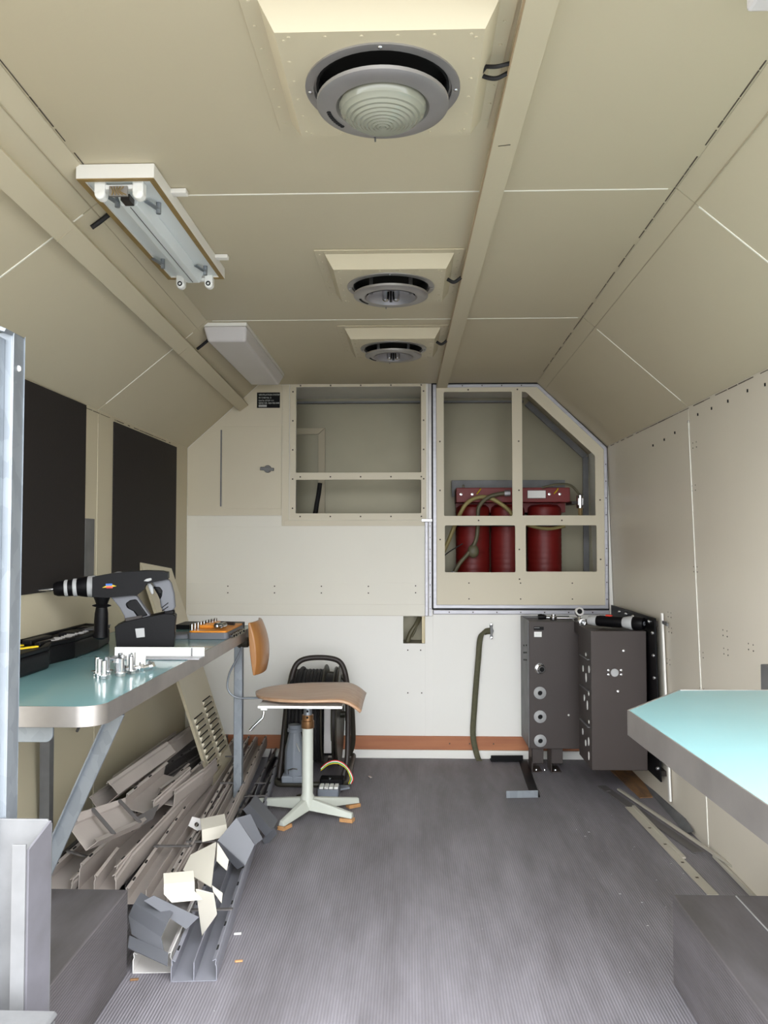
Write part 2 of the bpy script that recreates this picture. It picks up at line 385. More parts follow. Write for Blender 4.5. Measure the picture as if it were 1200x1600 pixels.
# mitred frame seen through the left opening
q = MB(); yq = YE-.03
q.prism([(-.70, 1.732), (-.48, 1.732), (-.517, 1.698), (-.70, 1.698)], [], XZ, yq-.006, yq); q.build('mitred_frame_rail', 'cream_dark', bw)
q = MB(); q.prism([(-.478, 1.732), (-.478, 1.20), (-.515, 1.20), (-.515, 1.696)], [], XZ, yq-.006, yq); q.build('mitred_frame_stile', 'cream_dark', bw)
# frame of the left opening
MB().box(XL+.002, .076, YB-.0018, YB-.0002, .7145, 1.2228).build('mid_falloff_panel', 'cream_mid_falloff', bw, bevel=.0006)  # thin sheet added to paint the wall's weaker light at mid height
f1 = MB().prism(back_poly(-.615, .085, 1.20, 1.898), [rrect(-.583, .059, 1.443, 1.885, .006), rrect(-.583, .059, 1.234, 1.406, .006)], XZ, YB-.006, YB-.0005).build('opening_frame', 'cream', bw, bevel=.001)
# frame of the right hatch
fr = MB().prism(RF, [[(.137, .770), (.984, .770), (.984, 1.557), (.649, 1.877), (.137, 1.877)]], XZ, YB-.014, YB-.001).build('hatch_edge_profile', 'alu', bw, bevel=.002)
MB().prism([(.112, .745), (1.004, .745), (1.002, 1.568), (.652, 1.899), (.112, 1.899)], [[(.1195, .7525), (.9995, .7525), (.9995, 1.564), (.6545, 1.8925), (.1195, 1.8925)]], XZ, YB-.009, YB-.0008).build('black_gasket', 'black_rubber', bw)
p2 = [(.573, 1.852), (.593, 1.852), (.935, 1.530), (.94, 1.52), (.94, 1.222), (.573, 1.222)]
MB().prism([(.137, .770), (.984, .770), (.984, 1.557), (.649, 1.877), (.137, 1.877)], [rrect(.175, .522, 1.220, 1.854, .006), p2, rrect(.179, .535, .934, 1.172, .006), rrect(.588, .944, .938, 1.172, .006)], XZ, YB-.009, YB-.0015).build('hatch_panel', 'cream', bw, bevel=.001)
# vertical and horizontal aluminium profiles
MB().box(.078, .094, YB-.012, YB-.001, .713, 1.19).build('aluminium_strip', 'alu', bw, bevel=.002)
pr_ = MB().box(.096, .117, YB-.008, YB-.001, .713, 1.898).build('riveted_channel', 'alu_dark', bw, bevel=.001)
MB().box(.099, .110, YB-.010, YB-.008, .713, 1.19).build('riveted_channel_face', 'alu', bw, bevel=.001)
MB().box(.119, 1.006, YB-.010, YB-.0005, .722, .744).build('riveted_sill', 'alu', bw, bevel=.003)
MB().box(.060, .115, YB-.02, YB-.001, 1.19, 1.205).build('profile_clip', 'chrome', bw, bevel=.002)
# plain strips, grooves and the flush hatch
MB().box(XL+.002, .076, YB-.003, YB, .770, .880).build('cover_strip', 'cream_mid_falloff', bw, bevel=.001)
MB().box(-1.095, -.655, YB-.003, YB, 1.168, 1.222).build('cover_strip', 'cream_mid_falloff', bw, bevel=.001)
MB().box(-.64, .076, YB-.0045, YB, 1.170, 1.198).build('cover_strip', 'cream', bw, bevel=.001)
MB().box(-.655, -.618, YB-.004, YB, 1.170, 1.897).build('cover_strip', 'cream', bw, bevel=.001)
MB().box(.078, .118, YB-.002, YB, .105, .712).build('cover_strip', 'cream_white', bw, bevel=.0008)
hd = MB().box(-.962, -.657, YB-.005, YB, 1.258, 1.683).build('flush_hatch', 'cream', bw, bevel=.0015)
MB().box(-.973, -.966, YB-.006, YB, 1.27, 1.665).build('piano_hinge', 'galv_dull', hd)
k_ = MB().lathe([(0.0001, -.012), (.018, -.010), (.020, 0)], (-.728, YB-.005, 1.462), (0, 1, 0), 20)
k_.beam((-.765, YB-.012, 1.464), (-.695, YB-.014, 1.459), .012, .016)
k_.build('turn_handle', 'galv_dull', hd, bevel=.002, smooth=35)
MB().box(-1.13, .118, YB-.001, YB+.001, .713, .7145).build('panel_groove', 'cream_dark', bw)
# skirting timber and white strip
bb = MB().box(XL+.002, 1.04, YB-.012, YB-.0005, .043, .110).build('baseboard_back', 'redwood', bevel=.001); struct(bb, 'reddish plywood strip along the foot of the back bulkhead')
t1 = MB().box(XL+.002, 1.04, YB-.016, YB-.0005, .0005, .042).build('trim_1', 'cream_white', bevel=.002); struct(t1, 'white metal strip between timber and floor at the back')
# screw dots on the bulkhead
mb = MB()
def dot(x, z, y=YB-.0065, r=.0035): mb.box(x-r, x+r, y-.002, y, z-r, z+r)
for i in range(5):
    for (xx) in (-.599, .072): dot(xx, 1.26 + i*.15)
for i in range(5):
    dot(-.56 + i*.155, 1.421); dot(-.56 + i*.155, 1.218); dot(-.56+i*.155, 1.8915)
for x, z in [(-.93,.862),(-.69,.862),(-.45,.862),(-.21,.862),(-.93,.828),(-.69,.828),(-.45,.828),(-.21,.828),(.03,.865),(.03,.83),(-.01,.54),(.055,.54),(-.01,.325),(.06,.325)]: dot(x, z, YB-.002, .003)
for z in (.8, .88): [dot(x, z, YB-.009, .003) for x in (.3, .56, .82)]
for x, z in [(.155,1.1),(.155,1.35),(.155,1.6),(.555,1.05),(.555,1.35),(.555,1.6),(.555,.90),(.35,1.197),(.77,1.197),(.963,1.0),(.963,1.3),(.3,1.865),(.55,1.865)]: dot(x, z, YB-.009)
for i in range(7): dot(.2+i*.12, .733, YB-.010, .003)
for i in range(8): dot(.104, .75+i*.06, YB-.010, .002)
for i in range(9): dot(.992, .8+i*.085, YB-.014, .0028)
for i in range(5): dot(.17+i*.1, 1.885, YB-.014, .0028)
for x in (-.9,-.6,.2,.3,.42): dot(x, .075, YB-.012, .003)
tag(mb.build('screws', 'crack', bw), kind='stuff')
up = [(XL+.002, 1.2235), (XL+.002, ZL-.002), (cL(YB)+.002, ZT-.002), (-.656, ZT-.002), (-.656, 1.2235)]
MB().prism(up, [], XZ, YB-.0025, YB-.0002).build('upper_falloff_panel', 'cream', bw, bevel=.0008)  # added overlay; its creamier colour paints in the dimmer, warmer light higher up
# little cut-out with cable inside
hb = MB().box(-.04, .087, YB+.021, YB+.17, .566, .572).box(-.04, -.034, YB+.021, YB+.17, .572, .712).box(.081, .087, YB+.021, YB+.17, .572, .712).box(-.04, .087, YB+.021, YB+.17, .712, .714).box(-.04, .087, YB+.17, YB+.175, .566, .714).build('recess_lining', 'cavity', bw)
c = MB().tube(spline([(-.012, YB+.06, .574), (.005, YB+.06, .62), (.035, YB+.07, .665), (.06, YB+.1, .711)]), .012, 10).tube(spline([(.01, YB+.05, .60), (.03, YB+.05, .64), (.05, YB+.08, .711)]), .005, 8)
tag(c.build('cable_bundle', 'hose_dark', smooth=60), 'olive cable end inside the small square cut-out of the back bulkhead', 'cable')

# blacked-out windows on the left wall
w1 = MB().box(XL-.002, XL+.006, 2.0, 2.842, .930, 1.573-.004).build('window_1', 'blackboard', bevel=.001); struct(w1, 'nearer black blanked-out window on the left wall')
w2 = MB().box(XL-.002, XL+.006, 3.119, 3.964, .906, 1.552).build('window_2', 'blackboard', bevel=.001); struct(w2, 'farther black blanked-out window on the left wall')
tag(MB().box(XL, XL+.004, 2.85, 2.935, .93, 1.17).build('cover_plate', 'galv_dull', bevel=.001), 'narrow grey-brown metal plate beside the nearer black window', 'plate')

# ------------------------------------------------------------------ ceiling lamps in riveted housings
def rivets(mb, pts, r=.0035, dz=-1):
    for p in pts:
        p = Vector(p); mb.sphere((p.x, p.y, p.z), r, 3, (1, 1, .6))
def lamp(cx, cy, lens, label, near_pos):
    t = thing('ceiling_lamp', (cx, cy, ZT), label, 'lamp', 'round ceiling lamps in riveted housings')
    zf, zb = ZT-.004, ZT-.041
    O, B, I = .210, .182, .160
    sq = lambda r, z: [Vector((cx-r, cy-r, z)), Vector((cx+r, cy-r, z)), Vector((cx+r, cy+r, z)), Vector((cx-r, cy+r, z))]
    h = MB(); h.prism([(cx-O, cy-O), (cx+O, cy-O), (cx+O-.012, cy+O), (cx-O, cy+O)], [], XY, ZT-.0005, zf)
    h.build('housing_flange', 'cream_ceiling', t, bevel=.001)
    a, b = sq(B, zf), sq(I, zb)
    h = MB().add(a + b, [(0, 1, 5, 4), (1, 2, 6, 5), (2, 3, 7, 6), (3, 0, 4, 7)])
    h.prism([(p.x, p.y) for p in b], [circ(cx, cy, .121)], XY, zb+.0005, zb)
    hs = h.build('housing', 'cream_ceiling', t)
    rv = MB(); zz = zf
    for i in range(7):
        s_ = -.18 + i*.06
        rivets(rv, [(cx-.197, cy+s_, zf), (cx+.194, cy+s_, zf), (cx+s_, cy-.197, zf)])
    for i in range(6):
        s_ = -.14 + i*.056
        rivets(rv, [(cx-.148, cy+s_, zb), (cx+.148, cy+s_, zb), (cx+s_, cy-.148, zb), (cx+s_, cy+.148, zb)])
    tag(rv.build('rivets', 'cream_ceiling', hs, smooth=60), kind='stuff')
    # aluminium flange ring, dark gap, lowered ring
    fr_ = MB().lathe([(.112, -.002), (.132, -.002), (.132, .003), (.118, .0045), (.115, -.03), (.112, -.03)], (cx, cy, zb), (0, 0, -1), 48).build('flange_ring', 'alu_dark', t, smooth=30)
    sc_ = MB()
    for an in (90, 210, 330, 0, 180): sc_.sphere((cx+.124*math.cos(math.radians(an)), cy-.124*math.sin(math.radians(an)), zb-.003), .0045, 4, (1, 1, .6))
    tag(sc_.build('screws', 'steel', fr_, smooth=60), kind='stuff')
    MB().lathe([(.0001, -.028), (.1135, -.028), (.1135, .0), (.110, .0), (.110, -.026)], (cx, cy, zb), (0, 0, -1), 40).build('lamp_well', 'hole', t, smooth=30)
    zr = zb - .026
    rg = MB().lathe([(.074, 0), (.111, 0), (.1125, -.002), (.1125, .004) , (.104, .0075), (.080, .0075), (.074, .002), (.074, 0)], (cx, cy, zr), (0, 0, -1), 48).build('lamp_ring', 'alu_dark', t, smooth=30)
    sl = MB()
    for k in range(9):
        an = math.radians(186 + k*4); sl.sphere((cx+.094*math.cos(an), cy-.094*math.sin(an)*-1*-1, zr-.008), .0045, 3, (1, 1, .3))
    sl.build('curved_slot', 'hole', rg)
    MB().box(cx-.019, cx-.016, cy+.098, cy+.112, zr-.010, zr-.006).build('latch_pin', 'galv_dull', rg)
    for sx in (1, -1): MB().cyl((cx+.06*sx, cy+.0, zr+.004), (cx+.06*sx, cy+.0, zb+.03), .006, 8).build('support_post', 'galv_dull', t)
    if lens:
        prof = []; n = 22
        for i in range(n):
            u = i/(n-1); r = .073*(1-u)+.0008; h_ = .036*(1-(r/.0745)**2)**.62
            prof.append((r, h_ + (.0016 if i % 2 else 0)))
        prof = [(.074, -.006)] + prof
        MB().lathe(prof, (cx, cy, zr-.004), (0, 0, -1), 48).build('ribbed_lens', 'lens', t, smooth=25, solid=.002)
        MB().lathe([(.07, -.012), (.05, -.022), (.0001, -.026)], (cx, cy, zr-.004), (0, 0, -1), 32).build('reflector', 'alu', t, smooth=50)
    else:
        MB().lathe([(.0745, .004), (.066, -.008), (.045, -.020), (.0001, -.024)], (cx, cy, zr-.004), (0, 0, -1), 40).build('reflector_bowl', 'alu', t, smooth=50)
        for dx in (-.016, .016):
            MB().lathe([(.0001, .018), (.006, .018), (.010, .014), (.011, 0), (.011, -.015)], (cx+dx, cy, zr), (0, 0, -1), 16).build('bulb_socket', 'chrome', t, smooth=30)
        MB().box(cx-.004, cx+.004, cy-.012, cy+.012, zr-.018, zr+.01).build('contact_post', 'black', t)
    return t
lamp(-.045, 1.372, True, 'nearest round ceiling lamp, the only one with its ribbed glass dome', 0)
lamp(-.056, 2.455, False, 'middle round ceiling lamp, dome missing and bare sockets showing', 1)
lamp(-.064, 3.250, False, 'farthest round ceiling lamp, dome missing, close to the back bulkhead', 2)
# cable trunking along the ceiling
def tx(y): return .1705 - .0105*(y-1.1)
t = MB(); z0 = ZT-.026
t.add([(tx(Y0), Y0, z0), (tx(Y0)+.049, Y0, z0), (tx(YB)+.054, YB-.001, z0), (tx(YB), YB-.001, z0),
       (tx(Y0), Y0, ZT-.0005), (tx(Y0)+.049, Y0, ZT-.0005), (tx(YB)+.054, YB-.001, ZT-.0005), (tx(YB), YB-.001, ZT-.0005)],
      [(0, 1, 2, 3), (7, 6, 5, 4), (0, 4, 5, 1), (1, 5, 6, 2), (2, 6, 7, 3), (3, 7, 4, 0)])
tr = t.build('cable_trunking', 'cream_ceiling', bevel=.001); tag(tr, 'long flat cable trunking running along the ceiling right of the round lamps', 'trunking')
MB().beam((tx(Y0)-.001, Y0, z0+.003), (tx(3.6)-.001, 3.6, z0+.003), .0025, .006, (0, 0, 1)).build('brown_edge_tape', 'tape', tr)
MB().beam((tx(1.61)+.012, 1.61, z0-.0006), (tx(1.61)+.036, 1.605, z0-.0006), .0015, .001).build('joint_mark', 'crack', tr)
lb = ('short black cable loop from the nearest lamp housing to the ceiling trunking', 'short black cable from the middle lamp housing to the ceiling trunking', 'short black cable from the farthest lamp housing to the ceiling trunking')
for i, (x0, y0) in enumerate(((.125, 1.355), (.112, 2.43), (.105, 3.20))):
    zz = ZT-.022; m_ = MB(); xe = tx(y0)-.001
    if i == 0:
        m_.tube(spline([(xe, y0-.02, zz), ((x0+xe)/2, y0-.022, zz-.006), (x0+.002, y0-.012, zz)]), .0035, 8)
        m_.tube(spline([(xe, y0+.008, zz), ((x0+xe)/2, y0+.010, zz-.008), (x0-.002, y0+.012, zz), (x0+.002, y0-.012, zz)]), .0038, 8)
    else: m_.tube(spline([(xe, y0, zz), ((x0+xe)/2, y0+.008, zz-.012), (x0, y0+.012, zz)]), .0055, 8)
    tag(m_.build('lamp_cable', 'black_rubber', smooth=60), lb[i], 'cable', 'lamp cables at the ceiling trunking')
# trunking on the left slope
p0, p1 = Vector((-.790, 1.02, 1.815)), Vector((-.862, YB-.001, 1.790))
p0 = Vector((-.785, 1.02, 1.822))
nrm = Vector((.59, 0, -.81))
q = MB().beam(p0 + nrm*.002, p1 + nrm*.002, .056, .030, nrm)
tl = q.build('cable_trunking', 'cream_ceiling', bevel=.001); tag(tl, 'long cable trunking running along the left sloping wall', 'trunking')
for y in (1.85, 2.95): 
    c_ = p0.lerp(p1, (y-p0.y)/(p1.y-p0.y)) + nrm*.0175
    MB().beam(c_ + Vector((.022, 0, .018)), c_ - Vector((.022, 0, .018)), .0012, .001, nrm).build('joint_line', 'cream_dark', tl)
# opened fluorescent fitting
fx = thing('fluorescent_lamp', (-.635, 2.05, ZT), 'opened white fluorescent fitting without tubes on the left of the ceiling', 'lamp')
xa, xb, ya, yb = -.718, -.548, 1.715, 2.39
z1 = ZT-.001; z2 = ZT-.032
pan = MB(); 
pan.prism([(xa, ya), (xb, ya), (xb, yb), (xa, yb)], [[(xa+.014, ya+.014), (xb-.014, ya+.014), (xb-.014, yb-.014), (xa+.014, yb-.014)]], XY, z1, z2)
pan.build('surround_frame', 'cream_white', fx, bevel=.001)
MB().prism([(xa+.001, ya+.001), (xb-.001, ya+.001), (xb-.001, yb-.001), (xa+.001, yb-.001)], [[(xa+.013, ya+.013), (xb-.013, ya+.013), (xb-.013, yb-.013), (xa+.013, yb-.013)]], XY, z2+.0005, z2-.0022).build('yellowed_gasket', 'brass', fx)
MB().box(xa+.014, xb-.014, ya+.014, yb-.014, z2+.004, z2+.010).build('back_plate', 'enamel', fx)
mxx = (xa+xb)/2
ch = MB().prism([(mxx-.028, z2+.004), (mxx+.028, z2+.004), (mxx+.018, z2-.022), (mxx-.018, z2-.022)], [], XZ, ya+.09, yb-.03).build('gear_channel', 'enamel', fx, bevel=.002)
MB().box(mxx-.0008, mxx+.0008, ya+.10, yb-.04, z2-.0232, z2-.0218).build('channel_seam', 'galv_dull', ch)
for k, yy in enumerate((ya+.035, yb-.012)):
    s_ = MB()
    for sx in (-1, 1):
        s_.lathe([(.0001, -.013), (.012, -.011), (.013, 0), (.012, .011), (.0001, .013)], (mxx+sx*.042, yy, z2-.022), (0, 1, 0), 18)
        s_.box(mxx+sx*.042-.012, mxx+sx*.042+.012, yy-.012, yy+.012, z2-.022, z2+.004)
    s_.box(mxx-.05, mxx+.05, yy-.008, yy+.008, z2-.012, z2-.002)
    so = s_.build('lampholder', 'white', fx, bevel=.002, smooth=35)
    if k == 0:
        MB().box(mxx-.02, mxx+.02, yy-.014, yy-.008, z2-.03, z2-.008).build('open_terminal_block', 'alu_dark', so)
        wv = MB()
        for a in range(5): wv.tube(spline([(mxx-.016+a*.007, yy-.015, z2-.010), (mxx-.01+a*.004, yy-.02, z2-.022), (mxx-.014+a*.008, yy-.014, z2-.028)], 4), .0012, 5)
        wv.build('loose_wires', 'brass', so)
        MB().box(mxx-.006, mxx+.014, yy+.018, yy+.05, z2-.026, z2-.012).build('dark_capacitor', 'browndark', fx)
    else:
        for sx in (-1, 1): MB().lathe([(.004, -.0005), (.007, -.0005), (.007, .001), (.004, .001)], (mxx+sx*.042, yy+.0135-.028, z2-.022), (0, -1, 0), 16).build('socket_ring', 'black', so)
for (dx, yy) in ((.052, ya+.14), (.052, yb-.10), (-.052, yb-.16), (-.03, ya+.10)):
    MB().beam((mxx+dx-.02, yy-.03, z2-.004), (mxx+dx, yy, z2-.012), .012, .003).cyl((mxx+dx, yy, z2-.022), (mxx+dx, yy, z2+.004), .006, 10).build('spring_clip', 'galv', fx)
for yy in (1.85, 2.28):
    MB().box(xb-.001, xb+.035, yy-.012, yy+.012, ZT-.012, ZT-.001).build('fixing_ear', 'cream_white', fx, bevel=.002)
# closed fluorescent fitting
cx = thing('fluorescent_lamp', (-.67, 3.4, ZT), 'closed fluorescent fitting with its pale grey cover in the far left corner of the ceiling', 'lamp')
MB().box(-.765, -.602, 2.985, 3.90, ZT-.014, ZT-.001).build('lamp_tray', 'cream_white', cx, bevel=.001)
q = MB(); a0, a1, a2 = -.765, -.602, ZT-.0145
q.add([(a0, 2.985, a2), (a1, 2.985, a2), (a1, 3.90, a2), (a0, 3.90, a2), (a0+.01, 3.02, a2-.05), (a1-.01, 3.02, a2-.05), (a1-.02, 3.86, a2-.05), (a0+.01, 3.86, a2-.05)],
      [(0, 1, 2, 3), (7, 6, 5, 4), (0, 4, 5, 1), (1, 5, 6, 2), (2, 6, 7, 3), (3, 7, 4, 0)])
q.build('lamp_cover', 'diffuser', cx, bevel=.008, seg=3)
# third fitting, only its end shows
rx = thing('fluorescent_lamp', (.56, 1.05, ZT), 'fluorescent fitting whose end just shows at the top right of the ceiling', 'lamp')
MB().box(.485, .60, .96, 1.188, ZT-.014, ZT-.001).build('lamp_tray', 'cream_white', rx)
MB().box(.49, .595, .965, 1.182, ZT-.045, ZT-.0145).build('lamp_cover', 'diffuser', rx, bevel=.006)
def slopeL(x, y, off=0.0):
    u = (x - cL(y)) / (XL - cL(y)); return Vector((x, y, ZT + (ZL-ZT)*u)) + Vector((.59, 0, -.81))*off
for (x0, x1, y, l) in ((-.713, -.775, 1.94, 'black cable from the opened fluorescent fitting to the left trunking'), (-.765, -.825, 3.12, 'black cable from the closed fluorescent fitting to the left trunking')):
    p = slopeL(x0, y, .006) if x0 < cL(y) else Vector((x0, y, ZT-.006))
    tag(MB().tube(spline([p, slopeL((x0+x1)/2-.01, y, .007), slopeL(x1, y, .006)]), .006, 8).build('lamp_cable', 'black_rubber', smooth=60), l, 'cable')

# ------------------------------------------------------------------ information plate
pl = MB().box(-.786, -.667, YB-.004, YB-.0005, 1.778, 1.858).build('information_plate', 'black', bevel=.0008)
tag(pl, 'small black information plate with pale lettering at the top left of the back bulkhead', 'sign')
for (s_, x, z) in (('VENTILATION SYSTEM', -.777, 1.844), ('IN CAB No. 5', -.777, 1.829), ('DATA STOP 111', -.777, 1.814), ('SERIE NR. 024-765-045', -.777, 1.801)):
    tt = text(s_, .0112, (x, YB-.0045, z-.002), (PI/2, 0, 0), 'text', pl)
MB().box(-.777, -.735, YB-.0048, YB-.004, 1.783, 1.794).build('stamped_field', 'grey_light', pl)

# ------------------------------------------------------------------ red gas cylinders in the compartment
yc = YB + .27
rk = thing('cylinder_rack', (.53, YB+.4, 1.30), 'galvanised wall bracket with red manifold above the three red cylinders', 'rack')
MB().prism(back_poly(.235, .865, 1.34, 1.433), [circ(.30, 1.40, .008, 10), circ(.80, 1.405, .008, 10)], XZ, YE-.06, YE-.055).build('wall_bracket', 'galv_dull', rk, bevel=.001)
mf = MB().box(.250, .855, yc-.06, yc+.10, 1.300, 1.378).build('manifold', 'red', rk, bevel=.003)
MB().box(.255, .85, yc+.05, YE-.06, 1.25, 1.35).build('bracket_arm', 'red', rk)
MB().box(.630, .725, yc-.064, yc-.0605, 1.322, 1.362).build('label_plate', 'white', rk)
MB().box(.628, .727, yc-.062, yc-.0602, 1.320, 1.364).build('label_border', 'black', rk)
for x in (.275, .335, .745, .80): MB().lathe([(.0001, .010), (.007, .009), (.008, 0)], (x, yc-.06, 1.343), (0, -1, 0), 12).build('fixing_bolt', 'steel', rk, smooth=40)
cl_ = ('red gas cylinder at the left of the three behind the back hatch', 'red gas cylinder in the middle of the three behind the back hatch', 'red gas cylinder at the right of the three behind the back hatch')
for i, x in enumerate((.345, .535, .735)):
    r = .092
    t = thing('gas_cylinder', (x, yc+.05, .731), cl_[i], 'cylinder', 'red gas cylinders')
    prof = [(.0001, 0), (r-.01, 0), (r, .01)]
    for k in range(17):
        z = .03 + k*.03; prof += [(r, z-.012), (r-.0016, z-.006), (r, z)]
    prof += [(r, .53), (r-.004, .545), (r-.02, .558), (.0001, .562)]
    MB().lathe(prof, (x, yc+.05, .731), (0, 0, 1), 40).build('cylinder_body', 'red', t, smooth=30)
    MB().lathe([(r+.004, .44), (r+.004, .47), (r, .47)], (x, yc+.05, .731), (0, 0, 1), 40).build('band', 'browndark', t, smooth=30)
yh = yc-.10
def hose(pts, r, m, l):
    o = MB().tube(spline(pts), r, 10).build('hose', m, smooth=60); tag(o, l, 'hose'); return o
h1 = hose([(.15, yh, .98), (.20, yh, 1.08), (.25, yh, 1.20), (.30, yh-.01, 1.29), (.37, yh, 1.325), (.44, yh, 1.315), (.52, yh, 1.26), (.56, yh+.01, 1.20)], .011, 'hose', 'yellowed hose arching over the left red cylinder')
h2 = hose([(.53, yh-.02, 1.345), (.47, yh-.02, 1.34), (.41, yh-.02, 1.32), (.365, yh-.02, 1.27), (.36, yh-.02, 1.19), (.35, yh-.02, 1.10), (.31, yh-.02, 1.03), (.26, yh-.02, .97), (.20, yh-.02, .86)], .011, 'hose_dark', 'olive hose hanging down in front of the left red cylinder')
MB().sphere((.335, yh-.02, 1.04), .03, 8, (1.0, .6, 1.2)).build('wrapped_joint', 'hose_dark', h2, smooth=60)
MB().cyl((.53, yh-.02, 1.345), (.50, yh-.02, 1.343), .016, 12).cyl((.235, yh-.02, .93), (.215, yh-.02, .89), .016, 12).build('crimped_fitting', 'alu', h2, smooth=30)
hose([(.60, yh, 1.185), (.67, yh, 1.165), (.74, yh, 1.158), (.82, yh, 1.172)], .009, 'hose', 'yellowed hose sagging across the right red cylinder')
hose([(.70, yh, 1.375), (.78, yh-.01, 1.392), (.85, yh-.01, 1.385), (.90, yh, 1.335)], .006, 'hose_dark', 'thin dark hose looping from manifold to the brass valve')
hose([(.15, yh-.02, .98), (.20, yh-.02, 1.03), (.28, yh-.02, 1.08)], .003, 'black_rubber', 'thin black wire in front of the left red cylinder')
vv = MB().cyl((.90, yh, 1.265), (.90, yh, 1.335), .019, 14).box(.884, .916, yh-.018, yh+.018, 1.28, 1.32).build('relief_valve', 'chrome', bevel=.002, smooth=30); tag(vv, 'chrome valve beside the right red cylinder', 'valve')
MB().cyl((.90, yh, 1.20), (.90, yh, 1.266), .011, 10).build('brass_stub', 'brass', vv, smooth=30)
MB().box(.855, .885, yh-.005, yh+.16, 1.288, 1.302).build('valve_arm', 'browndark', vv)
for x in (.36, .77): tag(MB().tube(spline([(x, yc-.062, 1.345), (x+.012, yc-.075, 1.36), (x+.02, yc-.07, 1.372)], 4), .0035, 6).build('wing_tag', 'yellow', smooth=60), 'small yellow tag on the red manifold, %s' % ('left end' if x < .5 else 'right end'), 'tag')
# black cable in the left opening
tag(MB().tube(spline([(-.505, YE-.04, 1.42), (-.512, YE-.045, 1.36), (-.525, YE-.05, 1.28), (-.53, YE-.06, 1.20), (-.45, YE-.08, 1.196), (-.3, YE-.1, 1.185)]), .013, 8).build('cable', 'black_rubber', smooth=60), 'thick black cable bent inside the lower left opening of the bulkhead', 'cable')

# ------------------------------------------------------------------ webbing strap on the bulkhead
st = thing('webbing_strap', (.40, YB, .6), 'olive webbing strap hanging from a bolted clip on the back bulkhead', 'strap')
path = [(.415, YB-.012, .640), (.375, YB-.02, .632), (.355, YB-.03, .60), (.345, YB-.035, .50), (.335, YB-.03, .38), (.325, YB-.026, .25), (.318, YB-.03, .12), (.335, YB-.05, .03), (.345, YB-.08, .008)]
P = spline(path, 6); wd = [.017]*len(P)
A = [p + Vector((-.0, 0, .017)) if i < 6 else p + Vector((-.016, 0, 0)) for i, p in enumerate(P)]
B = [p - Vector((0, 0, .015)) if i < 6 else p + Vector((.012, 0, 0)) for i, p in enumerate(P)]
MB().add(A + B, [(i, i+1, len(A)+i+1, len(A)+i) for i in range(len(A)-1)]).build('webbing', 'olive', st, solid=.003, smooth=60)
MB().prism([(.404, .672), (.412, .68), (.420, .672), (.418, .655), (.424, .64), (.418, .622), (.42, .604), (.412, .596), (.404, .604), (.407, .622), (.405, .655)], [], XZ, YB-.016, YB-.0005).build('bolted_clip', 'galv_dull', st, bevel=.001)
for z in (.672, .605): MB().lathe([(.0001, .008), (.006, .007), (.0075, 0)], (.412, YB-.0155, z), (0, -1, 0), 12).build('screw', 'steel', st, smooth=40)

# ------------------------------------------------------------------ enamelled cabinets at the back right
c1 = thing('control_cabinet', (.672, 3.9, 0), 'grey-brown metal cabinet with three round grommets against the back bulkhead', 'cabinet')
x0, x1, y0, y1, z0, z1 = .562, .802, 3.905, YB-.003, .118, .716
MB().box(x0, x1, y0+.012, y1, z0, z1-.01).build('cabinet_body', 'brownmetal', c1, bevel=.003)
MB().box(x0+.002, x1, y0, y0+.0115, z0, z1-.004).build('front_panel', 'brownmetal', c1, bevel=.0015)
MB().box(x0-.002, x0+.001, y0+.012, y1, z0, z1).box(x0-.002, x1, y1-.014, y1-.001, z1-.012, z1).build('raised_rim', 'galv_dull', c1)
for z in (.378, .267, .155)[::1]:
    zz = z
    g_ = MB().lathe([(.011, -.001), (.011, .010), (.0135, .012), (.024, .007), (.029, .003), (.029, -.001)], (.612, y0-.0005, zz), (0, -1, 0), 28).build('grommet', 'grey_light', c1, smooth=30)
    MB().lathe([(.0001, .0012), (.0115, .0012), (.0115, -.0005)], (.612, y0-.0005, zz), (0, -1, 0), 20).build('grommet_hole', 'hole', g_)
g_ = MB().lathe([(.0115, 0), (.0115, .032), (.0155, .032), (.0165, .028), (.0165, .016), (.021, .014), (.021, .006), (.017, .004), (.0255, .003), (.0255, -.001)], (.612, y0, .492), Vector((.16, -1, .0)), 24).build('cable_gland', 'chrome', c1, smooth=25)
MB().lathe([(.0001, .0318), (.0113, .0318), (.0113, .028)], (.612, y0, .492), Vector((.16, -1, .0)), 16).build('gland_bore', 'hole', g_)
nt_ = MB()
for a in range(6): nt_.sphere((.612+.021*math.cos(a*1.05), y0-.006, .492+.021*math.sin(a*1.05)), .003, 3)
nt_.build('gland_screws', 'steel', g_)
lbp = MB().box(.585, .632, y0-.0012, y0, .672, .688).build('black_label', 'black', c1)
MB().box(.587, .612, y0-.0018, y0-.0012, .682, .6835).build('label_print', 'grey_light', lbp)
lbw = MB().box(.587, .622, y0-.0012, y0, .640, .664).build('white_label', 'white', c1)
MB().box(.590, .619, y0-.0018, y0-.0012, .657, .6575).box(.590, .615, y0-.0018, y0-.0012, .651, .6515).box(.590, .617, y0-.0018, y0-.0012, .646, .6465).build('label_print', 'galv_dull', lbw)
for x, z in ((.745, .275),): MB().sphere((x, y0-.001, z), .005, 4).build('white_screw', 'white', c1)
vn = MB()
for a in range(3):
    for b_ in range(3 - a % 2): vn.box(x0-.0045, x0-.0022, 3.96+a*.045, 3.975+a*.045, .52+b_*.035-a*.006, .526+b_*.035-a*.006)
vn.build('vent_holes', 'hole', c1)
lg = MB()
for x in (.575, .665):
    q = MB().box(x, x+.004, y0+.02, y0+.13, .001, z0).box(x, x+.055, y0+.02, y0+.024, .045, z0).box(x, x+.05, y0+.02, y0+.13, .0008, .005)
    q.build('leg', 'brownmetal', c1, bevel=.001)
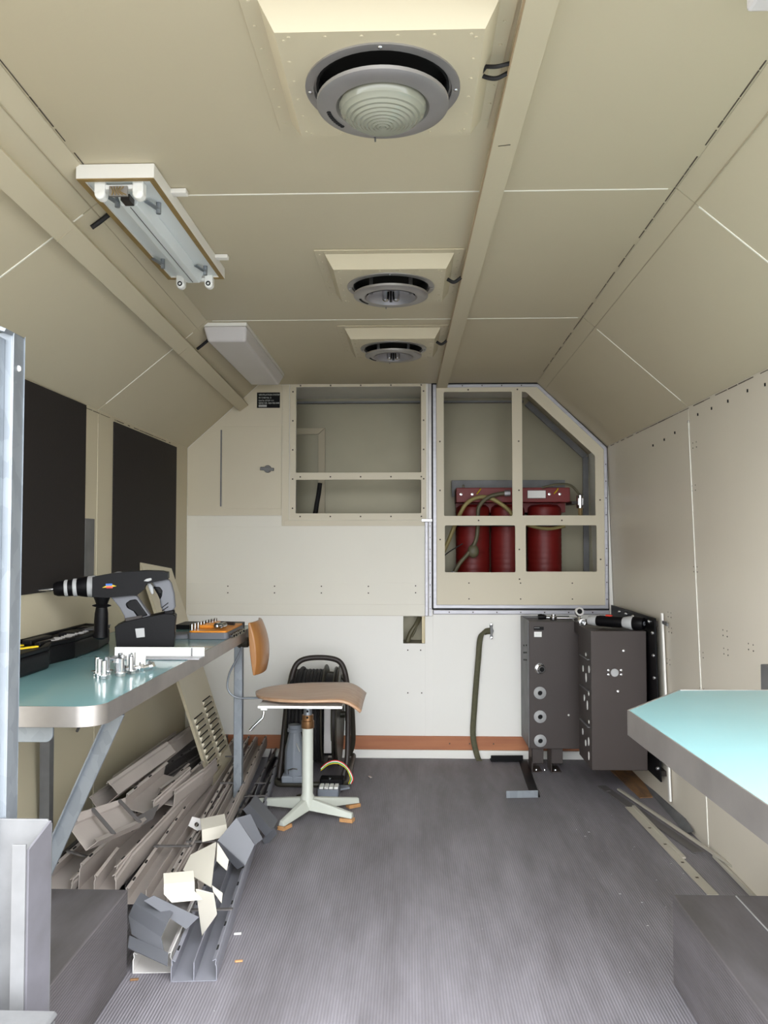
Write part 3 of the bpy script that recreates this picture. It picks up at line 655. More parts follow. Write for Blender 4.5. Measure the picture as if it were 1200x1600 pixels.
for x in (.60, .64, .69): MB().lathe([(.0001, .006), (.006, .005), (.008, 0)], (x, y0+.05, .005), (0, 0, 1), 10).build('leg_bolt', 'steel', c1, smooth=40)

c2 = thing('control_cabinet', (.88, 3.6, 0), 'larger grey-brown metal cabinet hung on the right wall plate, round plate on its front', 'cabinet')
x0, x1, y0, y1, z0, z1 = .764, .996, 3.50, 3.76, .130, .712
MB().box(x0, x1, y0, y1, z0, z1).build('cabinet_body', 'brownmetal', c2, bevel=.003)
MB().box(.812, x1, y1, 4.1, z0+.03, z1-.006).build('rear_box', 'browndark', c2, bevel=.002)
MB().box(x0+.01, x0+.05, 3.80, 3.90, z1-.05, z1+.005).build('hinge_block', 'brownmetal', c2, bevel=.002)
rp_ = MB().lathe([(.0001, .004), (.015, .004), (.017, .002), (.017, 0)], (.862, y0, .487+.05), (0, -1, 0), 24).build('round_plate', 'grey_light', c2, smooth=30)
ss = MB()
for dx in (-.026, .027):
    for dz in (-.008, .010):
        MB().lathe([(.0001, .004), (.005, .003), (.006, 0)], (.862+dx, y0, .537+dz), (0, -1, 0), 12).build('plate_screw', 'steel', c2, smooth=40)
for x, z in ((.875, .46), (.945, .345), (.90, .63)): MB().lathe([(.0001, .004), (.005, .003), (.006, 0)], (x, y0, z), (0, -1, 0.3), 10).build('loose_screw', 'steel', c2, smooth=40)
# holes and brackets along its left side
sd = MB()
for y, z, dz in ((3.60,.60,.008),(3.54,.545,.016),(3.60,.50,.02),(3.66,.53,.014),(3.55,.44,.009),(3.64,.405,.014),(3.58,.385,.02),(3.55,.32,.008),(3.56,.235,.018),(3.62,.215,.014),(3.56,.175,.018),(3.68,.25,.014)):
    sd.prism([(y+.012*math.cos(a*PI/5), z+dz*math.sin(a*PI/5)) for a in range(10)], [], YZ, x0-.0015, x0-.0002)
sd.build('oblong_cutouts', 'white', c2)
for z in (.585, .452, .30): MB().box(x0-.010, x0-.0005, 3.53, 3.70, z, z+.003).build('side_ledge', 'galv_dull', c2)
# mounting plate on the right wall
mp_ = thing('mounting_plate', (wR(.4), 3.7, .1), 'black bolted mounting plate on the right wall behind the larger cabinet', 'plate')
xw = wR(0.1)-.030
pz = MB().add([(xw-.004+.022-.02, 3.40, .112), (xw-.004, 4.12, .112), (xw-.020, 4.12, .775), (xw-.020, 3.40, .775)] + [(xw+.004, 3.40, .112), (xw+.004, 4.12, .112), (xw-.012, 4.12, .775), (xw-.012, 3.40, .775)],
    [(0, 1, 2, 3), (7, 6, 5, 4), (0, 4, 5, 1), (1, 5, 6, 2), (2, 6, 7, 3), (3, 7, 4, 0)]).build('plate', 'black', mp_, bevel=.001)
MB().box(xw+.001, wR(.1)-.001, 3.42, 4.1, .13, .15).box(xw-.012, XR+.018, 3.42, 4.1, .74, .76).build('spacer', 'browndark', mp_)
for i in range(7):
    z = .16 + i*.092; MB().lathe([(.0001, .006), (.006, .005), (.008, 0)], (xw-.004-.016*(z-.112)/.663, 3.425, z), (-1, -.3, 0), 10).build('bolt', 'steel', mp_, smooth=40)
for i in range(5): MB().lathe([(.0001, .006), (.006, .005), (.008, 0)], (xw-.021, 3.47+i*.12, .755), (-1, -.3, 0), 10).build('bolt', 'steel', mp_, smooth=40)
sg = MB().beam((wR(0.05)-.010, 3.355, .05), (wR(.8)-.010, 3.355, .80), .008, .018, (0, 1, 0)).build('edge_batten', 'cream_white', bevel=.001); tag(sg, 'slim cream upright batten on the right wall beside the black mounting plate', 'batten')
MB().cyl((wR(.765)-.012, 3.33, .765), (wR(.765)-.001, 3.33, .765), .004, 8).beam((wR(.76)-.012, 3.34, .765), (wR(.76)-.012, 3.28, .76), .006, .012).build('latch_pin', 'galv_dull', sg)
# tools on top of the cabinets
rt = thing('ratchet_spanner', (.68, 3.95, .715), 'chrome ratchet spanner with black grip lying on the cabinet with grommets', 'spanner')
zt = .716
MB().tube([(.612, 3.945, zt+.014), (.625, 3.944, zt+.015), (.650, 3.943, zt+.013)], [.012, .014, .010], 12).build('grip', 'black', rt, smooth=40)
MB().tube([(.650, 3.943, zt+.012), (.70, 3.94, zt+.010), (.80, 3.935, zt+.010)], [.006, .005, .006], 10).build('shaft', 'chrome', rt, smooth=40)
MB().lathe([(.0001, 0), (.015, 0), (.017, .004), (.017, .018), (.012, .022), (.012, .028), (.0001, .028)], (.682, 3.93, zt), (0, 0, 1), 20).build('ratchet_head', 'chrome', rt, smooth=30)
sk = thing('pipe_socket', (.79, 3.88, .715), 'large chrome pipe socket standing up between the two cabinets', 'socket')
MB().lathe([(.012, -.03), (.012, .0), (.020, .0), (.021, -.004), (.021, -.022), (.016, -.026), (.016, -.045), (.0001, -.045)], (.792, 3.86, zt+.048), (0, -1, .25), 20).build('socket_body', 'chrome', sk, smooth=30)
MB().cyl((.792, 3.87, zt-.003), (.792, 3.885, zt+.045), .008, 10).build('stem', 'chrome', sk, smooth=30)
MB().lathe([(.0001, -.006), (.012, -.006), (.0125, 0)], (.792, 3.86, zt+.047), (0, -1, .25), 16).build('bore', 'hole', sk)
so_ = MB().lathe([(.012, 0), (.016, .001), (.017, .03), (.0001, .032)], (.786, 3.76, .722), (0, 1, 0), 18).build('socket', 'chrome', smooth=30); tag(so_, 'small chrome socket lying at the left edge of the larger cabinet', 'socket')
cs = thing('cordless_screwdriver', (.89, 3.58, .712), 'black and grey cordless screwdriver with red button lying on the larger cabinet', 'screwdriver')
ax = Vector((.13, -.10, 0)).normalized(); p0 = Vector((.795, 3.66, .712+.030))
def seg(name, a, b, r0, r1, m): return MB().tube([p0+ax*a, p0+ax*(a+(b-a)*.12), p0+ax*(a+(b-a)*.88), p0+ax*b], [r0*.92, r0, r1, r1*.92], 20).build(name, m, cs, smooth=40)
seg('nose', -.005, .035, .020, .024, 'grey_light'); seg('body', .0352, .155, .024, .024, 'black'); seg('grey_collar', .1552, .20, .024, .030, 'grey_light'); seg('handle_end', .2002, .245, .030, .027, 'black')
MB().lathe([(.006, 0), (.009, 0), (.009, .003), (.006, .003)], p0+ax*.246, ax, 16).build('end_ring', 'grey_rubber', cs)
MB().box(-.014, .014, -.008, .008, 0, .008, Matrix.Translation(p0+ax*.09+Vector((0, 0, .021))) @ Matrix.Rotation(math.atan2(ax.y, ax.x), 4, 'Z')).build('red_button', 'redprint', cs, bevel=.002)

# ------------------------------------------------------------------ cable reel in a tubular frame
rl = thing('cable_reel', (-.44, 3.95, 0), 'dark cable reel in a tubular steel frame behind the swivel stool', 'reel')
xl, xr = -.580, -.292
r = .0125
def leg(x, m_=1):
    return spline([(x-.004*m_, 3.73, .016), (x, 3.74, .05), (x+.01*m_, 3.78, .25), (x+.03*m_, 3.86, .46), (x+.04*m_, 3.88, .50), (x+.07*m_, 3.89, .535), (x+.11*m_, 3.89, .545)], 6)
a = leg(xl); b = leg(xr+.01, -1)
b2 = leg(xr+.008, -.15)
hoop = spline([(xl-.012, 3.735, .02), (xl-.004, 3.76, .12), (xl+.012, 3.82, .36), (xl+.03, 3.86, .47), (xl+.055, 3.875, .52), (xl+.11, 3.88, .54), (xr-.09, 3.88, .54), (xr-.035, 3.875, .52), (xr-.008, 3.86, .46), (xr+.004, 3.82, .36), (xr+.008, 3.76, .12), (xr-.01, 3.735, .02)], 7)
MB().tube(hoop, r, 12).build('front_hoop', 'browndark', rl, smooth=60)
rear = [Vector((p.x, 2*3.95-p.y, p.z*.82)) for p in hoop]
MB().tube(rear, r, 12).build('rear_hoop', 'olive_metal', rl, smooth=60)
base = []
for cx_, cy_, a0 in ((xr-.03, 4.15, 0), (xl+.03, 4.15, 90), (xl+.02, 3.70, 180), (xr-.03, 3.70, 270)):
    for i in range(6):
        t_ = math.radians(a0 + 18*i); base.append((cx_ + .04*math.cos(t_), cy_ + .04*math.sin(t_), .0135))
MB().tube(base, r, 12, closed=True).build('floor_loop', 'olive_metal', rl, smooth=60)
cz, cy_ = .262, 3.95
MB().cyl((xl+.01, cy_, cz), (xr-.01, cy_, cz), .016, 12).build('axle', 'olive_metal', rl)
wn = MB(); n = 9
for layer in range(1):
    for i in range(n):
        x = xl + .03 + i*.017; R_ = .215 + (.012 if i in (2,) else 0)
        wn.lathe([(R_-.012, -.0088), (R_-.003, -.0072), (R_, 0), (R_-.003, .0072), (R_-.012, .0088)], (x, cy_, cz), (1, 0, 0), 40)
wn.lathe([(.205, 0), (.205, .145)], (xl+.025, cy_, cz), (1, 0, 0), 40)
wn.build('wound_cable', 'black_rubber', rl, smooth=40)
for i, (x, R_, m_) in enumerate(((xl+.018, .222, 'olive_metal'), (xl+.178, .235, 'olive_metal'), (xr-.062, .225, 'olive_metal'), (xr-.042, .235, 'olive_metal'))):
    f_ = MB().lathe([(.0001, -.002), (R_-.006, -.002), (R_, -.004), (R_+.002, 0), (R_, .004), (R_-.006, .002), (.0001, .002)], (x, cy_, cz), (1, 0, 0), 44).build('flange', m_, rl, smooth=35)
MB().lathe([(.19, 0), (.19, .05)], (xl+.182, cy_, cz), (1, 0, 0), 36).build('inner_drum', 'black_rubber', rl, smooth=40)
MB().lathe([(.21, 0), (.21, .017)], (xr-.060, cy_, cz), (1, 0, 0), 36).build('outer_drum', 'browndark', rl, smooth=40)
MB().box(xl+.19, xl+.225, cy_-.212, cy_-.195, .13, .37).build('strip_plate', 'alu_dark', rl, bevel=.002)
MB().beam((xl+.005, 3.80, .30), (xl+.005, 4.10, .30), .006, .03).beam((xr-.004, 3.80, .28), (xr-.004, 4.10, .28), .006, .03).build('axle_bracket', 'olive_metal', rl)
# grey connector housing standing in front of the reel
bt = thing('plug_housing', (-.512, 3.70, .03), 'grey plastic plug housing with a narrow neck standing in front of the reel', 'plug')
yy = 3.672
MB().lathe([(.0001, 0), (.046, 0), (.047, .02), (.046, .13), (.042, .15), (.030, .20), (.026, .215)], (-.512, yy, .028), (0, 0, 1), 8).build('housing_body', 'grey_plastic', bt, bevel=.004, smooth=25)
MB().lathe([(.028, .215), (.034, .217), (.034, .228), (.030, .231), (.030, .246), (.0001, .247)], (-.512, yy, .028), (0, 0, 1), 20).build('neck_collar', 'grey_plastic', bt, smooth=30)
MB().box(-.565, -.459, yy-.045, yy+.045, .0265, .058).build('base_block', 'grey_plastic', bt, bevel=.006)
MB().tube([(-.533, yy-.045, .068), (-.533, yy-.056, .088), (-.513, yy-.056, .094), (-.495, yy-.048, .09)], .003, 6).build('wire_bail', 'steel', bt)
MB().beam((-.50, yy-.04, .20), (-.484, yy-.045, .165), .003, .005).build('highlight_edge', 'grey_light', bt)
# open junction box with wires
jb = thing('junction_box', (-.335, 3.56, 0), 'opened grey junction box with pale terminals and coloured wires on the floor by the reel', 'box')
MB().prism(rrect(-.395, -.305, 3.53, 3.66, .008), [], XY, .0008, .03).build('box_body', 'grey_plastic', jb, bevel=.002)
MB().prism(rrect(-.393, -.29, 3.60, 3.67, .008), [], XY, .0305, .052).build('raised_cover', 'black', jb, bevel=.003)
MB().prism([(-.30, 3.575), (-.262, 3.60), (-.27, 3.625), (-.305, 3.63)], [circ(-.278, 3.602, .004, 8)], XY, .014, .022).build('fixing_ear', 'grey_plastic', jb)
for i in range(4): MB().box(-.388+i*.021, -.371+i*.021, 3.535, 3.59, .0305, .040).build('terminal', 'white', jb, bevel=.002)
MB().lathe([(.0001, .003), (.006, .003), (.006, 0)], (-.35, 3.62, .0525), (0, 0, 1), 10).build('cover_screw', 'steel', jb)
for i, m_ in enumerate(('yellow', 'green', 'white', 'redprint')):
    e = .004*i
    MB().tube(spline([(-.395, 3.66, .075+e), (-.36, 3.665, .10+e), (-.32, 3.665, .105+e), (-.28, 3.655, .085+e), (-.262+e, 3.64, .05), (-.268+e, 3.62, .03)]), .0026, 6).build('wire', m_, jb, smooth=60)
tag(MB().sphere((-.455, 3.50, .012), .02, 6, (1.4, .7, .5)).build('plastic_cap', 'olive_metal', smooth=60), 'small dark cap lying on the floor left of the stool column', 'cap')
tag(MB().beam((-.19, 3.83, .004), (-.178, 3.80, .004), .012, .005).build('metal_clip', 'steel', bevel=.001), 'tiny metal clip on the floor right of the cable reel', 'clip')

# ------------------------------------------------------------------ swivel stool with back rest
cx, cy = -.405, 3.27
sw = thing('swivel_chair', (cx, cy, 0), 'wooden swivel work chair with moulded plywood seat and grey four-star base', 'chair')
feet = [(-.485, 3.115), (-.222, 3.215), (-.214, 3.41), (-.645, 3.385)]
for (fx_, fy) in feet:
    p = Vector((cx, cy, .062)); q = Vector((fx_, fy, .030)); d = (q-p); d.z = 0; d.normalize(); n_ = Vector((-d.y, d.x, 0))
    w0, w1, h0, h1 = .021, .014, .046, .020
    vs = []
    for c_, w_, h_, zt_ in ((p, w0, h0, .080), (q, w1, h1, .036)):
        for s_ in (-1, 1):
            vs += [Vector((c_.x, c_.y, zt_)) + n_*s_*w_*.55, Vector((c_.x, c_.y, zt_-h_)) + n_*s_*w_]
    lg_ = MB().add(vs, [(0, 2, 3, 1), (4, 5, 7, 6), (0, 4, 6, 2), (1, 3, 7, 5), (0, 1, 5, 4), (2, 6, 7, 3)]).build('leg', 'stoolgrey', sw, bevel=.003)
    e = q - d*.05
    MB().beam(Vector((e.x, e.y, .008)), Vector((q.x+d.x*.004, q.y+d.y*.004, .008)), .032, .0145).build('wooden_glide', 'ply_edge', lg_, bevel=.002)
MB().lathe([(.0001, .045), (.026, .045), (.028, .080), (.022, .092), (.022, .352), (.0001, .352)], (cx, cy, 0), (0, 0, 1), 28).build('column', 'stoolgrey', sw, smooth=35)
MB().lathe([(.0245, .350), (.0255, .353), (.0255, .378), (.0225, .380), (.0225, .402), (.0001, .402)], (cx, cy, 0), (0, 0, 1), 28).build('bronze_collar', 'bronze', sw, smooth=35)
ct = MB().lathe([(.0165, .400), (.0165, .462), (.0001, .462)], (cx, cy, 0), (0, 0, 1), 24).build('steel_tube', 'galv', sw, smooth=35)
for z in (.418, .440, .395): MB().lathe([(.0001, .0012), (.0045, .0012), (.0045, 0)], (cx+.001, cy-.0165 if z > .4 else cy-.0228, z), (0, -1, 0), 12).build('tube_hole', 'hole', ct)
MB().box(-.575, -.255, cy-.165, cy+.10, .458, .468).box(-.565, -.54, cy-.16, cy-.10, .450, .458).build('seat_plate', 'white', sw, bevel=.001)
# moulded seat: outline in plan, height from a profile
def seat_z(x, y):
    u = (x - (-.61))/.42; z = .489 + .004*math.cos((y-cy)*9) - .012*max(0, .35-u)
    z += .006*u
    if u > .80: z -= .95*(u-.80)**2
    z -= .010*math.exp(-((u-.5)/.2)**2) * math.cos(min(1, abs(y-cy)/.2)*PI/2)
    return z
NX, NY = 28, 14; vs = []; fs = []
for i in range(NX+1):
    u = i/NX; x = -.612 + .428*u
    hw = .20*min(1, (1-(1-min(1, u/.55))**2.2)**.5) if u < .55 else .20 - .012*((u-.55)/.45)**2
    hw = max(hw, .012)
    for j in range(NY+1):
        y = cy + hw*(2*j/NY-1); vs.append(Vector((x, y, seat_z(x, y))))
for i in range(NX):
    for j in range(NY): a_ = i*(NY+1)+j; fs.append((a_, a_+1, a_+NY+2, a_+NY+1))
MB().add(vs, fs).build('seat', 'plywood', sw, solid=.009, smooth=50)
MB().tube([(-.555, cy-.14, .45), (-.555, cy-.145, .435), (-.558, cy-.15, .42), (-.592, cy-.155, .388)], .005, 8).lathe([(.0001, 0), (.006, 0), (.006, .02), (.0001, .02)], (-.592, cy-.155, .388), (-.6, -.1, -.7), 10).build('height_lever', 'chrome', sw, smooth=50)
# back rest on a flat spring bar
MB().tube(spline([(-.50, cy, .470), (-.62, cy, .466), (-.69, cy, .468), (-.725, cy, .50), (-.72, cy, .56), (-.69, cy, .62), (-.672, cy, .66), (-.668, cy, .70)]), .0042, 8).build('back_bar', 'galv', sw, smooth=60)
bx = -.575; bz0, bz1 = .572, .775
vs = []; fs = []; K, J = 10, 16
for s_ in (0, 1):
    for i in range(K+1):
        z = bz0 + (bz1-bz0)*i/K
        for j in range(J+1):
            y = cy - .11 + .22*j/J
            v = (i/K-.5)*2; w_ = (j/J-.5)*2
            x = bx - .028 + .012*v*v*0 - .010*v + .045*(w_*w_)*-.35 + (s_*(.038*(1-.55*v**2)*(1-.35*w_**4)))
            if s_ == 0: x += .004*v*v
            vs.append(Vector((x, y, z)))
m1 = (K+1)*(J+1)
for s_ in (0, 1):
    for i in range(K):
        for j in range(J): a_ = s_*m1+i*(J+1)+j; fs.append((a_, a_+1, a_+J+2, a_+J+1))
for i in range(K):
    for j in (0, J): a_ = i*(J+1)+j; fs.append((a_, a_+J+1, a_+J+1+m1, a_+m1))
for j in range(J):
    for i in (0, K): a_ = i*(J+1)+j; fs.append((a_, a_+1, a_+1+m1, a_+m1))
MB().add(vs, fs).build('back_rest', 'pad_wood', sw, bevel=.006, seg=3, smooth=50)
MB().lathe([(.0001, -.02), (.018, -.018), (.022, -.008), (.022, .008), (.016, .014), (.012, .03)], (-.655, cy, .688), (1, 0, .05), 18).lathe([(.0001, -.008), (.022, -.007), (.026, 0), (.022, .007), (.0001, .008)], (-.680, cy, .690), (1, 0, 0), 6).build('clamp_knob', 'olive_metal', sw, smooth=30)

# ------------------------------------------------------------------ left work table
TT = .740
tb = thing('work_table', (-.9, 2.5, 0), 'long green-topped work table with metal edging along the left wall', 'table')
poly = [(XL+.004, 1.705)] + [(-.700 + .055*math.sin(math.radians(a)), 1.760 - .055*math.cos(math.radians(a))) for a in range(0, 91, 15)] + [(-.645, 3.40), (XL+.004, 3.40)]
core = [(XL+.005, 1.708)] + [(-.700 + .052*math.sin(math.radians(a)), 1.760 - .052*math.cos(math.radians(a))) for a in range(0, 91, 15)] + [(-.648, 3.397), (XL+.005, 3.397)]
MB().prism(core, [], XY, TT-.03, TT).build('table_top', 'laminate', tb)
MB().prism(poly, [core], XY, TT-.042, TT+.0015).build('edge_band', 'alu_edge', tb, bevel=.0006, smooth=30)
MB().beam((-.694, 3.330, .0005), (-.694, 3.330, TT-.043), .034, .034, (0, 1, 0)).build('leg', 'galv', tb, bevel=.003)
br = MB().beam((-.665, 1.86, TT-.04), (-.915, 1.98, .212), .036, .008, (0, 1, 0)).beam((-.683, 1.862, TT-.04), (-.933, 1.982, .212), .004, .03, (0, 1, 0)).build('folding_brace', 'galv', tb, bevel=.001)
MB().prism([(-1.14, .660)] + [(-.775+.016*math.sin(math.radians(a)), .676-.016*math.cos(math.radians(a))) for a in range(0, 91, 18)] + [(-.759, TT-.0425), (-1.14, TT-.0425)], [], XZ, 1.735, 1.741).build('bracket_plate', 'galv', tb, bevel=.001)
MB().box(-1.14, -1.10, 1.9, 3.35, TT-.07, TT-.0425).build('wall_rail', 'galv_dull', tb)
MB().beam((-1.13, 2.55, .001), (-1.09, 2.45, TT-.045), .03, .03, (0, 1, 0)).build('rear_strut', 'galv_dull', tb)
MB().cyl((-1.12, 2.75, .45), (-.96, 2.60, TT-.045), .005, 8).build('tie_rod', 'galv_dull', tb)
tag(MB().tube(spline([(-1.09, 3.05, TT-.045), (-1.095, 3.05, .64), (-1.10, 3.06, .57), (-1.115, 3.04, .50), (-1.09, 3.03, .53), (-1.085, 3.05, .55)]), [.006]*5+[.006]*36, 8).build('hanging_wire', 'black_rubber', smooth=60), 'black wire end hanging from beneath the left work table', 'cable')

# ------------------------------------------------------------------ things on the left table
tc_ = thing('tool_case', (-1.05, 2.4, TT), 'black moulded plastic tool case lying on the green table by the wall', 'case')
co = [(-1.137, 1.98), (-1.0, 1.98), (-.985, 2.05), (-.985, 2.22), (-1.0, 2.26), (-1.015, 2.30), (-1.005, 2.36), (-.995, 2.42), (-1.0, 2.62), (-1.03, 2.80), (-1.137, 2.86)]
MB().prism(co, [], XY, TT+.0008, TT+.050).build('case_body', 'black', tc_, bevel=.008, seg=3)
ci = [(-1.13, 2.0), (-1.01, 2.0), (-1.0, 2.06), (-1.0, 2.20), (-1.03, 2.30), (-1.01, 2.42), (-1.015, 2.60), (-1.045, 2.78), (-1.13, 2.83)]
MB().prism(co, [ci], XY, TT+.0505, TT+.062).build('case_rim', 'black', tc_, bevel=.003)
for (x, y, w_, l, h_) in ((-1.08, 2.1, .035, .12, .014), (-1.05, 2.34, .02, .1, .012), (-1.09, 2.38, .03, .14, .016), (-1.07, 2.58, .05, .1, .014), (-1.09, 2.74, .04, .06, .012)):
    MB().box(x-w_/2, x+w_/2, y-l/2, y+l/2, TT+.0505, TT+.0505+h_).build('moulded_insert', 'black', tc_, bevel=.004)
MB().box(-1.06, -1.02, 2.62, 2.78, TT+.0625, TT+.0645).build('grey_label', 'grey_rubber', tc_)
for (x, y, a_) in ((-1.03, 2.06, .3), (-1.02, 2.14, .5), (-1.06, 2.16, .2)):
    d = Vector((math.sin(a_), math.cos(a_), 0))*.045
    MB().beam(Vector((x, y, TT+.066))-d, Vector((x, y, TT+.066))+d, .010, .004).build('yellow_print', 'yellow', tc_)
mb = MB()
for i in range(9):
    x = -1.03 - .004*(i % 3); y = 2.36 + i*.03
    mb.cyl((x-.02, y, TT+.060), (x+.01, y+.006, TT+.060), .003, 6)
mb.build('drill_bits', 'alu_dark', tc_)
tl_ = MB().box(-1.137, -1.130, 2.05, 2.12, TT+.062, TT+.11).build('case_flap', 'black', tc_)

# cordless hammer drill
dr = thing('hammer_drill', (-.828, 2.56, TT), 'black and grey cordless hammer drill standing on its battery on the green table', 'drill')
YD = 2.56
def dx(px): return (px - 640)/500
def dz(py): return 1.084 - (py - 848)/500
def prof(pts, w, name, m, bev=.012, y=YD, parent=dr, seg=4, smooth=40):
    return MB().prism([(dx(a), dz(b_)) for a, b_ in pts], [], XZ, y-w/2, y+w/2).build(name, m, parent, bevel=bev, seg=seg, smooth=smooth)
z_ = lambda zx, zy: (60 + zx/5.217, 870 + zy/5.217)
Z = lambda L_: [z_(a, b_) for a, b_ in L_]
# motor body tapering into the rear handle
prof(Z([(440, 140), (520, 125), (620, 108), (740, 97), (870, 92), (1000, 97), (1050, 108), (1052, 160), (1000, 172), (920, 190), (870, 200), (850, 250), (800, 292), (700, 300), (560, 312), (440, 304)]), .085, 'motor_body', 'black', .02)
prof(Z([(570, 300), (740, 292), (790, 300), (850, 390), (905, 468), (880, 480), (700, 512), (695, 470), (650, 390), (600, 330)]), .050, 'front_strut', 'grey_rubber', .010)
prof(Z([(705, 400), (690, 360), (730, 330), (795, 320), (870, 430), (900, 468), (800, 490), (760, 430)]), .054, 'strut_inlay', 'black', .012)
prof(Z([(905, 185), (1050, 162), (1075, 200), (1100, 290), (1110, 400), (1100, 425), (1010, 440), (990, 400), (975, 300), (940, 235)]), .046, 'rear_grip', 'grey_rubber', .012)
prof(Z([(920, 225), (985, 222), (1010, 260), (1005, 310), (985, 345), (960, 290)]), .050, 'grip_inlay', 'black', .008)
prof(Z([(1010, 438), (1104, 422), (1104, 470), (1015, 470)]), .046, 'grip_foot', 'black', .006)
for k in (0, 1): prof(Z([(1000, 398+k*28), (1052, 358+k*32), (1052, 368+k*32), (1000, 408+k*28)]), .049, 'grip_rib', 'black', .0005)
prof(Z([(868, 198), (905, 195), (925, 230), (930, 290), (910, 298), (895, 260)]), .022, 'trigger', 'grey_light', .004)
prof(Z([(848, 178), (870, 158), (915, 150), (918, 172), (890, 182)]), .088, 'selector', 'grey_light', .003)
prof(Z([(625, 548), (700, 512), (880, 475), (1010, 450), (1100, 458), (1118, 475), (1110, 560), (1108, 640), (1100, 776), (1085, 781), (660, 781), (645, 760), (630, 620)]), .100, 'battery', 'black', .014)
prof(Z([(788, 568), (862, 564), (868, 638), (800, 644)]), .1015, 'battery_label', 'grey_light', .001)
prof(Z([(700, 485), (840, 462), (845, 492), (700, 512)]), .060, 'latch_strip', 'browndark', .003)
prof(Z([(600, 112), (625, 100), (660, 100), (665, 110)]), .03, 'top_switch', 'galv_dull', .002)
zc = dz(z_(0, 225)[1])
def xx(zx): return dx(z_(zx, 0)[0])
MB().lathe([(.036, 0), (.034, .022), (.032, .026)], (xx(455), YD, zc+.001), (-1, 0, -.02), 28).build('grey_collar', 'grey_light', dr, smooth=40)
tp = Vector((xx(452), YD, zc+.002)); nd = Vector((-1, 0, -.065)).normalized()
MB().lathe([(.034, 0), (.033, .03), (.028, .052), (.027, .056)], tp, nd, 28).build('gear_neck', 'black', dr, smooth=40)
MB().lathe([(.0275, .055), (.029, .057), (.029, .066), (.026, .068)], tp, nd, 28).build('chuck_ring', 'grey_light', dr, smooth=40)
MB().lathe([(.026, .067), (.026, .084)], tp, nd, 28).build('chuck_sleeve', 'black', dr, smooth=40)
MB().lathe([(.026, .083), (.027, .085), (.027, .092), (.025, .094)], tp, nd, 28).build('chuck_ring', 'grey_light', dr, smooth=40)
MB().lathe([(.025, .093), (.0235, .115), (.019, .126), (.008, .128)], tp, nd, 28).build('chuck_nose', 'black', dr, smooth=40)
MB().lathe([(.0045, .12), (.0045, .150), (.003, .155), (.003, .172), (.0001, .178)], tp, nd, 12).build('drill_bit', 'steel', dr, smooth=40)
xh = xx(510)
MB().lathe([(.030, 0), (.022, -.018), (.018, -.030), (.028, -.033), (.030, -.036), (.018, -.040), (.021, -.06), (.022, -.085), (.021, -.115), (.024, -.135), (.012, -.142), (.0001, -.142)], (xh, YD-.012, dz(z_(0, 300)[1])+.004), (.02, 0, 1), 24).build('side_handle', 'black', dr, smooth=40)
dr.rotation_euler = (0, 0, .24); dr.scale = (.96, .96, .97)
# printed emblem
yb_ = YD-.0435
em = MB().prism([(xx(518), dz(z_(0, 228)[1])), (xx(560), dz(z_(0, 208)[1])), (xx(605), dz(z_(0, 205)[1])), (xx(635), dz(z_(0, 216)[1])), (xx(600), dz(z_(0, 222)[1])), (xx(560), dz(z_(0, 226)[1]))], [], XZ, yb_-.0012, yb_).build('emblem_wings', 'yellow', dr)
MB().prism(rrect(xx(548), xx(600), dz(z_(0, 212)[1]), dz(z_(0, 195)[1]), .0012), [], XZ, yb_-.002, yb_-.0012).build('emblem_top', 'blue', em)
MB().prism(rrect(xx(552), xx(604), dz(z_(0, 232)[1]), dz(z_(0, 217)[1]), .0012), [], XZ, yb_-.002, yb_-.0012).build('emblem_band', 'redprint', em)

# white metal angle
an = thing('metal_angle', (-.75, 2.47, TT), 'short white metal angle lying across the green table in front of the drill', 'bracket')
MB().box(-.888, -.616, 2.452, 2.458, TT+.001, TT+.030).build('upright_leg', 'white', an, bevel=.002)
MB().box(-.888, -.616, 2.395, 2.4515, TT+.0008, TT+.005).build('flat_leg', 'alu', an, bevel=.001)
MB().box(-.655, -.651, 2.449, 2.4515, TT+.004, TT+.029).build('end_mark', 'galv_dull', an)
# socket set
ss_ = thing('socket_set', (-.715, 2.98, TT), 'orange tray of sockets in a grey case at the far corner of the table', 'tool set')
MB().prism(rrect(-.79, -.648, 2.905, 3.20, .012), [], XY, TT+.0008, TT+.024).build('case', 'grey_rubber', ss_, bevel=.003)
MB().prism(rrect(-.786, -.652, 2.909, 3.196, .010), [], XY, TT+.0242, TT+.030).build('tray', 'orange', ss_, bevel=.002)
for (x0, x1, y0, y1, h_) in ((-.775, -.715, 3.0, 3.03, .012), (-.77, -.73, 3.06, 3.16, .012), (-.715, -.70, 3.03, 3.15, .010)):
    MB().box(x0, x1, y0, y1, TT+.0302, TT+.0302+h_).build('tray_block', 'orange', ss_, bevel=.002)
for i, (x, y, r_) in enumerate([(-.782+.004*i, 2.93+.028*i, .007) for i in range(9)] + [(-.70, 2.96, .011), (-.683, 2.955, .011), (-.69, 3.0, .009)]):
    s_ = MB().lathe([(r_*.6, 0), (r_, 0), (r_, .022), (r_*.6, .022)], (x, y, TT+.031+r_*0), (0, 0, 1) if i < 9 else (0.2, 1, .1), 14) if i < 9 else MB().lathe([(r_*.6, 0), (r_, 0), (r_, .03), (r_*.6, .03)], (x, y, TT+.031+r_), (.2, 1, .05), 14)
    s_.build('socket', 'chrome', ss_, smooth=30)
MB().cyl((-.72, 3.12, TT+.038), (-.665, 3.10, TT+.038), .007, 10).build('extension_bar', 'browndark', ss_, smooth=30)
for i in range(6):
    c_ = MB().lathe([(.005, 0), (.0085, 0), (.0085, .018), (.005, .018)], (-.642+.002*(i % 2), 2.93+i*.032, TT+.010), (.8, -.5, .1), 12)
    o = c_.build('socket', 'chrome', ss_, smooth=30)
